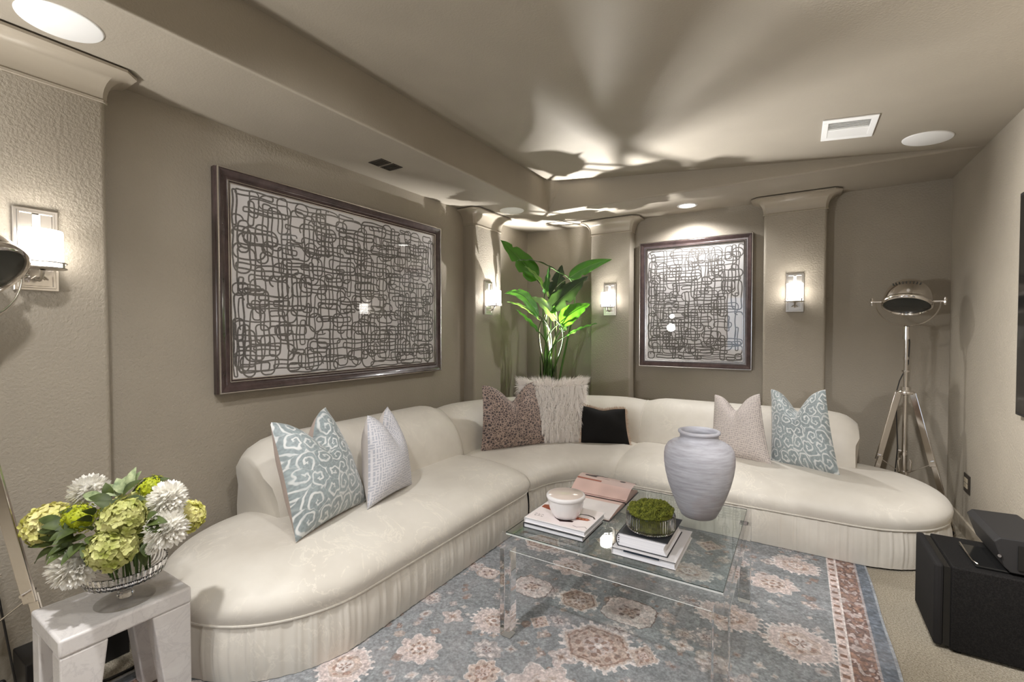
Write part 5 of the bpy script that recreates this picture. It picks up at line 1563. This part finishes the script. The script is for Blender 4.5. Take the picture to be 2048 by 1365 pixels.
def bigleaf(base, tip, width, mat, bend, roll, splits, seed, foot):
    """blade with midrib from base to tip, arched, plus its stalk from the foot of the plant"""
    r = random.Random(seed)
    b_, t_ = Vector(base), Vector(tip)
    ax = t_ - b_; L = ax.length; ax.normalize()
    face = (CAMDIR + Vector((0, 0, .35))).normalized()
    nn = (face - ax * face.dot(ax)).normalized()
    nn = Matrix.Rotation(roll, 3, ax) @ nn
    sd = ax.cross(nn).normalized()
    n = 22
    G = []; UV = []
    notch = [r.uniform(.15, .9) for _ in range(splits)]
    for k in range(n + 1):
        t = k / n
        wv = (math.sin(PI * min(1, t ** .62 * .98 + .02)) ** .75) * (1 - .25 * t) * width / 2 * 1.15
        mid = b_ + ax * (L * t) + Vector((0, 0, bend * L * math.sin(PI * t))) 
        row = []; ru = []
        for q in range(-4, 5):
            v = q / 4
            w2 = wv
            for s_ in notch:
                if (q > 0) == (int(s_ * 100) % 2 == 0): w2 *= 1 - .45 * math.exp(-((t - s_) / .018) ** 2) * abs(v)
            rip = .006 * math.sin(t * 26 + q) * abs(v)
            row.append(tuple(mid + sd * (w2 * v) + nn * (.30 * wv * abs(v) ** 1.3 - .22 * wv * v * v * v * v + rip)))
            ru.append((v * .5 + .5, t))
        G.append(row); UV.append(ru)
    lf = MB().grid(G, UV=UV).build('leaf', mat, pl, recalc=False, angle=180)
    MB().tube([tuple(Vector(G[k][4]) + nn * -.001) for k in range(n + 1)], [.0045 * (1 - .85 * k / n) for k in range(n + 1)], 6).build('midrib', M_LP, lf, world=True)
    f = Vector(foot); pts = []
    for k in range(15):
        t = k / 14
        c1 = f + Vector((0, 0, (b_.z - f.z) * .45)) + (b_ - f) * .10; c2 = b_ - ax * (.28 * (b_ - f).length)
        p = f * (1 - t) ** 3 + c1 * 3 * t * (1 - t) ** 2 + c2 * 3 * t * t * (1 - t) + b_ * t ** 3
        pts.append(tuple(p))
    MB().tube(pts, [.013 * (1 - .62 * k / 14) for k in range(15)], 8).build('stalk', M_PET if r.random() < .6 else M_PETD, pl)
LEAVES = [
 ((-2.210, 3.999, 1.840), (-2.467, 3.730, 2.218), .200, M_LG, .04, .15, 3),
 ((-2.048, 4.162, 1.921), (-2.325, 3.814, 2.019), .085, M_LD, .10, 1.0, 1),
 ((-1.962, 4.214, 1.866), (-1.562, 4.351, 2.036), .120, M_LG, .07, .5, 1),
 ((-2.132, 4.220, 1.651), (-2.089, 4.316, 2.018), .175, M_LD, .0, -.1, 4),
 ((-2.097, 4.062, 1.551), (-1.760, 4.222, 1.869), .215, M_LD, .02, -.2, 5),
 ((-1.967, 4.022, 1.410), (-1.683, 4.087, 1.589), .185, M_LG, .06, -.15, 1),
 ((-2.165, 3.959, 1.480), (-2.378, 3.668, 1.690), .140, M_LM, .22, .3, 1),
 ((-1.978, 3.957, 1.438), (-2.135, 3.747,  1.650), .140, M_LP, .12, .5, 0),
 ((-2.139, 3.912, 1.323), (-2.279, 3.712, 1.537), .075, M_LM, .03, .8, 0),
 ((-1.912, 4.053, 1.284), (-1.624, 4.119, 1.404), .075, M_LM, .04, -.9, 0),
 ((-2.121, 4.109, 1.665), (-2.237, 3.808, 1.953), .100, M_LP, .10, .8, 0),
 ((-2.204, 4.051, 1.443), (-2.434, 3.794, 1.618), .050, M_LP, .10, .5, 0),
 ((-1.980, 4.071, 1.332), (-1.898, 4.126, 1.475), .085, M_LD, .02, .4, 0),
 ((-2.060, 3.99, 1.52), (-1.93, 3.86, 1.50), .10, M_LM, .10, .3, 0),
 ((-2.15, 4.05, 1.70), (-2.08, 4.02, 1.98), .08, M_LM, .0, .9, 0),
]
for i, (a, b_, w_, mt, bend, roll, spl) in enumerate(LEAVES):
    an = 2 * PI * i / len(LEAVES)
    bigleaf(a, b_, w_, mt, bend, roll, spl, 100 + i, (-2.15 + .075 * math.cos(an), 4.13 + .075 * math.sin(an), .37))
for i in range(6):
    an = i * 1.05 + .3
    MB().tube([(-2.15 + .06 * math.cos(an), 4.13 + .06 * math.sin(an), .37), (-2.15 + .075 * math.cos(an), 4.13 + .075 * math.sin(an), .75), (-2.15 + .085 * math.cos(an), 4.13 + .085 * math.sin(an), .98 + .03 * i)], [.02, .017, .004], 8, flat=(.5, 1)).build('sheath', M_PET if i % 2 else M_PETD, pl)
# little up-light on a stake in the pot
ul = empty('plant_uplight', (-2.15, 4.125, .37), 'small lit up-light among the plant stems', 'light')
MB().tube([(-2.15, 4.125, .375), (-2.15, 4.125, 1.00)], .005, 8).build('stake', M_BLACK, ul)
MB().lathe([(0, .945), (.018, .945), (.021, .955), (.021, .978), (.018, .980), (.016, .976), (.0, .976)], (-2.15, 4.125, .05), 20).build('housing', M_NICKEL, ul)
MB().lathe([(0, .9785), (.0165, .9775)], (-2.15, 4.125, .05), 16).build('lens', M_LEDLIT, ul)
